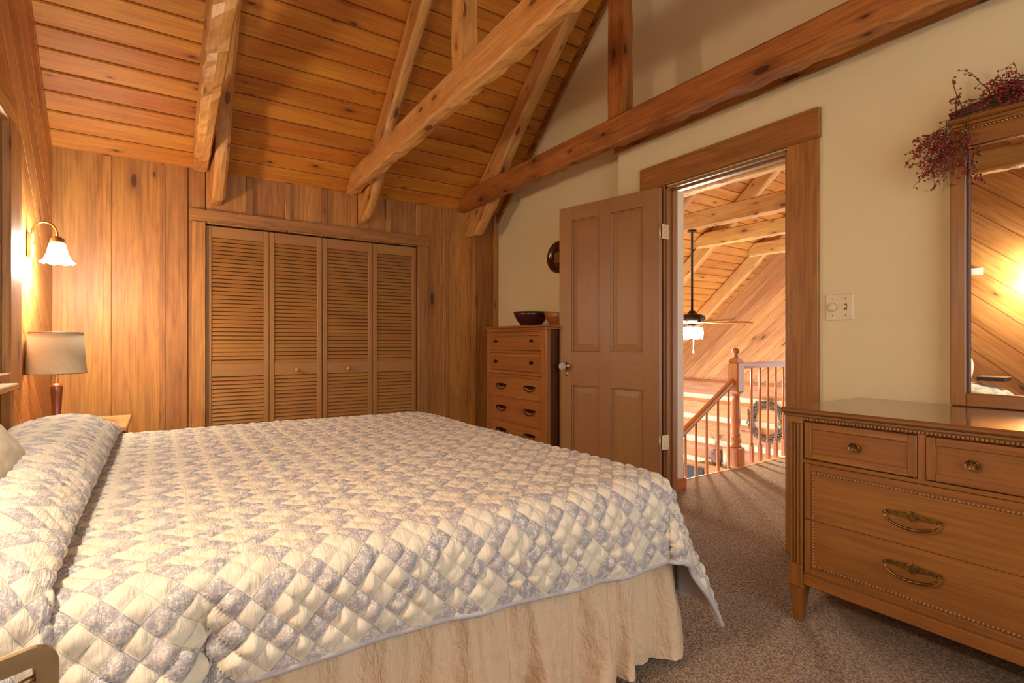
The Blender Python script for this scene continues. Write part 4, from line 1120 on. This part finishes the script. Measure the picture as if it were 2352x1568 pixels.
# ceiling fan
FXc, FYc = 4.98, 3.80
t = thing('ceiling_fan', 'bronze ceiling fan with lit globes hanging in the hall', 'ceiling fan', (FXc, FYc, 1.2))
m = MB(); m.lathe([(.001, 1.46), (.013, 1.46), (.013, 2.35), (.05, 2.352), (.05, 2.362), (.001, 2.363)], 14, T(FXc, FYc, 0)); obj('rod', m, 'bronze', t)
m = MB(); m.lathe([(.001, 1.32), (.07, 1.32), (.10, 1.335), (.135, 1.345), (.145, 1.375), (.14, 1.405), (.10, 1.42), (.05, 1.435), (.03, 1.465), (.001, 1.468)], 32, T(FXc, FYc, 0)); obj('motor_housing', m, 'bronze', t)
for k_ in range(5):
    X = T(FXc, FYc, 1.335) @ rot(.72 + k_ * 2 * PI / 5 - .75 - .56, 'Z') @ rot(.2, 'X')
    m = MB(); m.box((.10, -.02, -.004), (.2, .02, .004), 0, .001, X)
    out = [(.17, -.05), (.30, -.062), (.55, -.07), (.66, -.06), (.68, 0), (.66, .06), (.55, .07), (.30, .062), (.17, .05)]
    m.prism(out, -.004, .004, 'xy', 0, X); obj('blade', m, 'shelf', t)
m = MB(); m.lathe([(.001, 1.235), (.03, 1.24), (.05, 1.27), (.06, 1.30), (.04, 1.322), (.001, 1.322)], 20, T(FXc, FYc, 0)); obj('light_fitter', m, 'bronze', t)
for k_ in range(4):
    a = k_ * PI / 2 + .2; X = T(FXc + .10 * math.cos(a), FYc + .10 * math.sin(a), 1.262) @ rot(a, 'Z') @ rot(.42, 'Y') @ rot(PI, 'X')
    m = MB(); m.lathe([(.022, -.01), (.03, .0), (.045, .03), (.055, .06), (.062, .09), (.066, .1), (.055, .095), (.001, .09)], 20, X); obj('globe', m, 'fanglow', t, label='glowing frosted glass globe')
L = bpy.data.lights.new('fan_bulb', 'POINT'); L.energy = 85; L.color = (1, .90, .78); L.shadow_soft_size = .05
lo = bpy.data.objects.new('fan_bulb', L); COL.objects.link(lo); lo.parent = t; lo.location = (0, 0, -.08)
for dx, dy in ((-.01, -.03), (.06, .03)):
    m = MB(); m.tube([(FXc + dx, FYc + dy, 1.24), (FXc + dx, FYc + dy, 1.02)], .0022, 5); m.lathe([(.001, .985), (.006, .99), (.004, 1.02), (.001, 1.022)], 8, T(FXc + dx, FYc + dy, 0)); obj('pull_chain', m, 'white', t)

# wreath, mantel with vase and candles, screen
m = MB(); rr = random.Random(9); wc = Vector((FX - .10, 4.58, -.115))
for i in range(150):
    a0 = rr.uniform(0, 2 * PI); sp = rr.uniform(.5, 1.4); r0 = rr.uniform(.22, .31); ph = rr.uniform(0, 6); am = rr.uniform(.01, .04)
    pts = []
    for k_ in range(9):
        a = a0 + sp * k_ / 8; r = r0 + am * math.sin(k_ * .9 + ph) + (.05 if i % 5 == 0 else 0) * (k_ / 8) ** 2
        pts.append((wc.x + .035 * math.sin(k_ * 1.1 + ph), wc.y + r * math.cos(a), wc.z + r * math.sin(a)))
    m.tube(pts, .006, 4)
obj('wreath', m, 'wreath', label='grapevine wreath on the log wall behind the railing', cat='wreath')
m = MB(); m.box((FX - .28, 4.2, -.975), (FX - .056, 5.72, -.925), 1, .006); obj('mantel_shelf', m, 'casing', label='wooden mantel shelf on the log wall seen past the balusters', cat='shelf')
t = thing('vase', 'rounded brown vase with bare twigs on the mantel', 'vase', (FX - .15, 5.42, -.924))
m = MB(); m.lathe([(.001, -.924), (.055, -.924), (.085, -.88), (.10, -.80), (.095, -.73), (.06, -.69), (.062, -.68), (.05, -.68), (.001, -.72)], 28, T(FX - .15, 5.42, 0)); obj('vase_body', m, 'vase', t)
m = MB(); rr = random.Random(2)
for i in range(6): m.tube([(FX - .15, 5.42, -.72), (FX - .15 + rr.uniform(-.03, .03), 5.42 + rr.uniform(-.06, .06), -.58), (FX - .15 + rr.uniform(-.08, .08), 5.42 + rr.uniform(-.16, .16), -.42)], .004, 5)
obj('twigs', m, 'twig', t)
for y, h, lb in ((5.26, .31, 'tall cream pillar candle beside the vase'), (5.12, .19, 'shorter cream pillar candle by the newel')):
    t = thing('candle', lb, 'candle', (FX - .15, y, -.924), 'candles on the mantel')
    m = MB(); m.lathe([(.001, -.924), (.04, -.924), (.04, -.924 + h), (.032, -.928 + h), (.001, -.932 + h)], 24, T(FX - .15, y, 0)); obj('wax', m, 'candle', t)
    m = MB(); m.tube([(FX - .15, y, -.934 + h), (FX - .15, y, -.915 + h)], .002, 5); obj('wick', m, 'black', t)
t = thing('television', 'black screen on the log wall low behind the balusters', 'television', (FX - .1, 6.35, -1.8))
bx('screen', (FX - .12, 5.72, -1.75), (FX - .075, 7.0, -1.07), 'black', t, 1, .01)
m = MB(); m.box((FX - .124, 5.71, -1.76), (FX - .1205, 5.735, -1.06), 2, 0); m.box((FX - .124, 5.735, -1.085), (FX - .1205, 7.0, -1.06), 1, 0); obj('bezel', m, 'groove', t)

# ------------------------------------------------------------------ light
W = bpy.data.worlds.new('World'); SC.world = W; W.use_nodes = True
bg = W.node_tree.nodes['Background']; bg.inputs[0].default_value = (.95, .97, 1.0, 1); bg.inputs[1].default_value = 1.65

# ------------------------------------------------------------------ camera
cam = bpy.data.cameras.new('camera'); co = bpy.data.objects.new('camera', cam); COL.objects.link(co)
co.location = (0, 0, 1.10); co.rotation_euler = (PI / 2, 0, -math.radians(33.8))
cam.sensor_width = 36; cam.lens = 1211 / 2352 * 36; cam.shift_y = 4 / 2352; cam.clip_start = .02
SC.camera = co
SC.view_settings.view_transform = 'Standard'; SC.view_settings.look = 'None'; SC.view_settings.gamma = 1; SC.view_settings.exposure = .82
